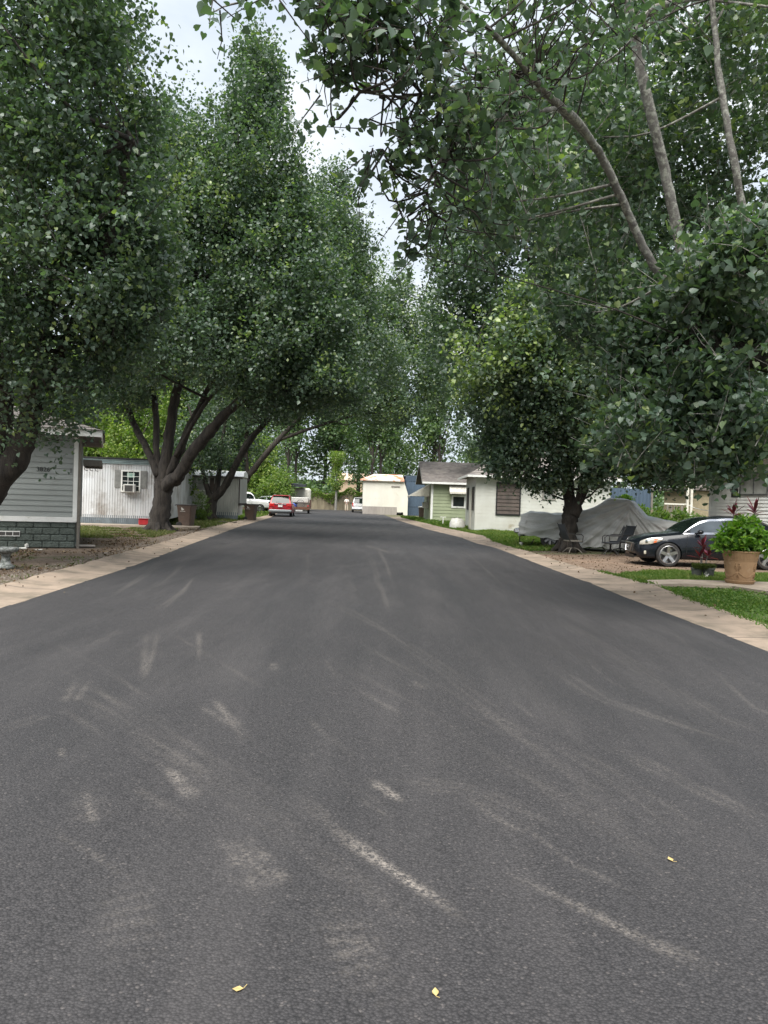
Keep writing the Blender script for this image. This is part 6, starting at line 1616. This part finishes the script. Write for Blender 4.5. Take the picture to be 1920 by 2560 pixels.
L1 = [(RKx(14.9)+.05,14.9),(6.5,16.8),(8.5,16.6),(15,16.4),(15,19),(8,19.2),(6,18.6),(RKx(18.3)+.05,18.3)]
pathtop = [G(1605,1455), G(1700,1453), G(1920,1460)]
L1 = [(RKx(15.6)+.1, 15.6), pathtop[0], pathtop[1], pathtop[2], (14, pathtop[2][1]), (14,19.8), (8,19.9), (6.0,18.9), (RKx(17.6)+.02, 17.8)]
lawn('lawn', L1, 'green lawn strip between path and sedan')
grass_patch('grass', 'bright grass strip between the path and the sedan', L1, 60000, .085, tint=.66)
pb_ = [G(1640,1470), G(1829,1475), G(1920,1490), (12, G(1920,1490)[1]), (12, 8), (RKx(8)+.05, 8), (RKx(11)+.05, 11), (RKx(13)+.1, 13)]
lawn('lawn', pb_, 'weedy lawn in the right foreground')
grass_patch('grass', 'short weedy grass in the right foreground below the path', pb_, 60000, .05, holes=.25, tint=.45)
x, y = scatter(pb_, 16000); n = len(x)
o = leaves_mesh('clover', np.stack([x, y, .02+.05*rng.random(n)], 1), .045*(.6+.6*rng.random(n)), rng.normal(.5, .2, n), M['grass'], None, 'quad', 1.6); tag(o, 'low clover and weeds in the right foreground', 'weeds', kind='stuff')
L3 = [(RKx(26.4)+.02,26.6)]+[(RKx(y)+.03, y) for y in (28,30,33,36,39,42,46)]+[(4.7,46),(4.9,43.2),(12,42.3),(12,31),(8,30),(6.5,27.6),(5.6,26.9)]
lawn('lawn', L3, 'green lawn before the white block house')
grass_patch('grass', 'bright grass before the white block house', L3, 52000, .13, w_=.022, tint=.66)
L4 = [(RKx(y)+.03, y) for y in (46,50,54,58,63,68)]+[(1.8,69),(3.2,64),(3.2,57),(4.3,55.5),(6,50),(4.9,46)]
lawn('lawn', L4, 'green lawn before the sage green house')
grass_patch('grass', 'bright grass before the sage green house', L4, 16000, .2, w_=.04)
L5 = [(LKx(y)-.05, y) for y in (52,56,60,64,68,74)]+[(-20,74),(-20,66),(-13,52)]
lawn('lawn', L5, 'green lawn beyond the far brown bin')
grass_patch('grass', 'bright grass beyond the far brown bin', L5, 16000, .18, w_=.04, tint=.65)
L6 = [G(500,1322), G(600,1304), G(640,1300), (-13,52), (-14.5,36), G(470,1318)]
grass_patch('grass', 'patchy grass around the second trunk', L6, 16000, .13, 'mixgrass', .025, .5, .25)
L7 = [(-12.5,25.5),(-8.0,26),(-8.4,31),(-9.2,34.5),(-14,33.5)]
grass_patch('grass', 'thin dull grass before the corrugated trailer', L7, 16000, .07, 'mixgrass', .016, .6, .45)
L8 = [(-14,8),(LKx(8)-.15,8)]+[(LKx(y)-.15, y) for y in (12,15,18)]+[(-9,19.2),(-14,18)]
grass_patch('grass', 'dull weeds around the birdbath', L8, 9000, .05, 'mixgrass', .010, .45, .6)
# weeds at the wall foot
yl = [(-18,8)]+[(LKx(y)-.05, y) for y in (8,12,16,20,24,28,32,36,40,44)]+[(-11,44),(-10.5,36),(-11,28),(-9,22),(-18,20)]
x, y = scatter(yl, 22000); f = np.sin(x*1.9+y*.7)+np.sin(y*1.3-x)+rng.normal(0, .6, len(x)); k = f > .1; x, y = x[k], y[k]; n = len(x)
o = leaves_mesh('leaf_litter', np.stack([x, y, .0+.025*rng.random(n)], 1), .06*(.5+.7*rng.random(n)), rng.normal(.35, .25, n), M['litter'], None, 'quad', 2.5); tag(o, 'dead leaves scattered over the left yard', 'leaf litter', kind='stuff')
x, y = scatter([(RKx(18.5),18.5),(7,19),(9,21),(12,27),(6,27),(RKx(26),26)], 1100); n = len(x)
o = leaves_mesh('leaf_litter', np.stack([x, y, .0+.02*rng.random(n)], 1), .05*(.5+.7*rng.random(n)), rng.normal(.3, .2, n), M['litter'], None, 'quad', 2.5); tag(o, 'dead leaves on the dirt parking place', 'leaf litter', kind='stuff')
ys_ = rng.uniform(7, 50, 450); rr_ = rng.random(450)**3
kx = np.array([xat(RK, y) for y in ys_]); ki = np.array([xat(RE, y) for y in ys_]); sd3 = rng.random(450) < .5
lx = np.array([xat(LK, y) for y in ys_]); li = np.array([xat(LE, y) for y in ys_])
xs_ = np.where(sd3, kx-(kx-ki)*rr_*.9, lx+(li-lx)*rr_*.95)
zs_ = np.where(rr_ < .35, .085, .05)
o = leaves_mesh('leaf_litter', np.stack([xs_, ys_, zs_], 1), .05*(.4+.8*rng.random(450)), rng.normal(.3, .25, 450), M['litter'], None, 'quad', 2.5); tag(o, 'dead leaves caught along both kerbs', 'leaf litter', kind='stuff')
# grass spilling over the right kerb
ys_ = rng.uniform(8, 50, 9000); xs_ = np.array([xat(RK, y) for y in ys_])+rng.normal(.0, .07, 9000); ok = (ys_ < 18.2) | (ys_ > 26.3); ok &= ~((ys_ > 14) & (ys_ < 15.7)); n = int(ok.sum())
yd = np.stack([rng.normal(-.3, .5, n), rng.normal(0, .5, n), np.full(n, .7)], 1)
o = leaves_mesh('grass', np.stack([xs_, ys_, np.full(9000, .07)], 1)[ok], .09*(.5+rng.random(n)), rng.normal(.5, .2, n), M['grass'], None, 'quad', ydir=yd, aspect=.22); tag(o, 'grass fringe spilling over the right kerb', 'grass', kind='stuff')
# gravel beside the left kerb
yl2 = [(LKx(y)-.75, y) for y in (10,16,22,28,34,40,46)]+[(LKx(y)+.12, y) for y in (46,40,34,28,22,16,10)]
x, y = scatter(yl2, 4000); n = len(x); s_ = .018*(.5+1.1*rng.random(n))
T = np.array([(1,0,0),(0,1,0),(-1,0,0),(0,-1,0),(0,0,.8),(0,0,-.8)]); V = np.stack([x, y, s_*.2], 1)[:, None]+s_[:, None, None]*T[None]*(1+.35*rng.normal(0, 1, (n, 6, 1)))
F = (np.arange(n)[:, None]*6+np.array([0,1,4, 1,2,4, 2,3,4, 3,0,4])[None]).ravel()
o = np_mesh('gravel', V.reshape(-1, 3), F, 3, pm('grey gravel', (.20,.17,.14), (.09,.075,.06), 6, rough=.95)); tag(o, 'loose gravel along the left kerb', 'gravel', kind='stuff')
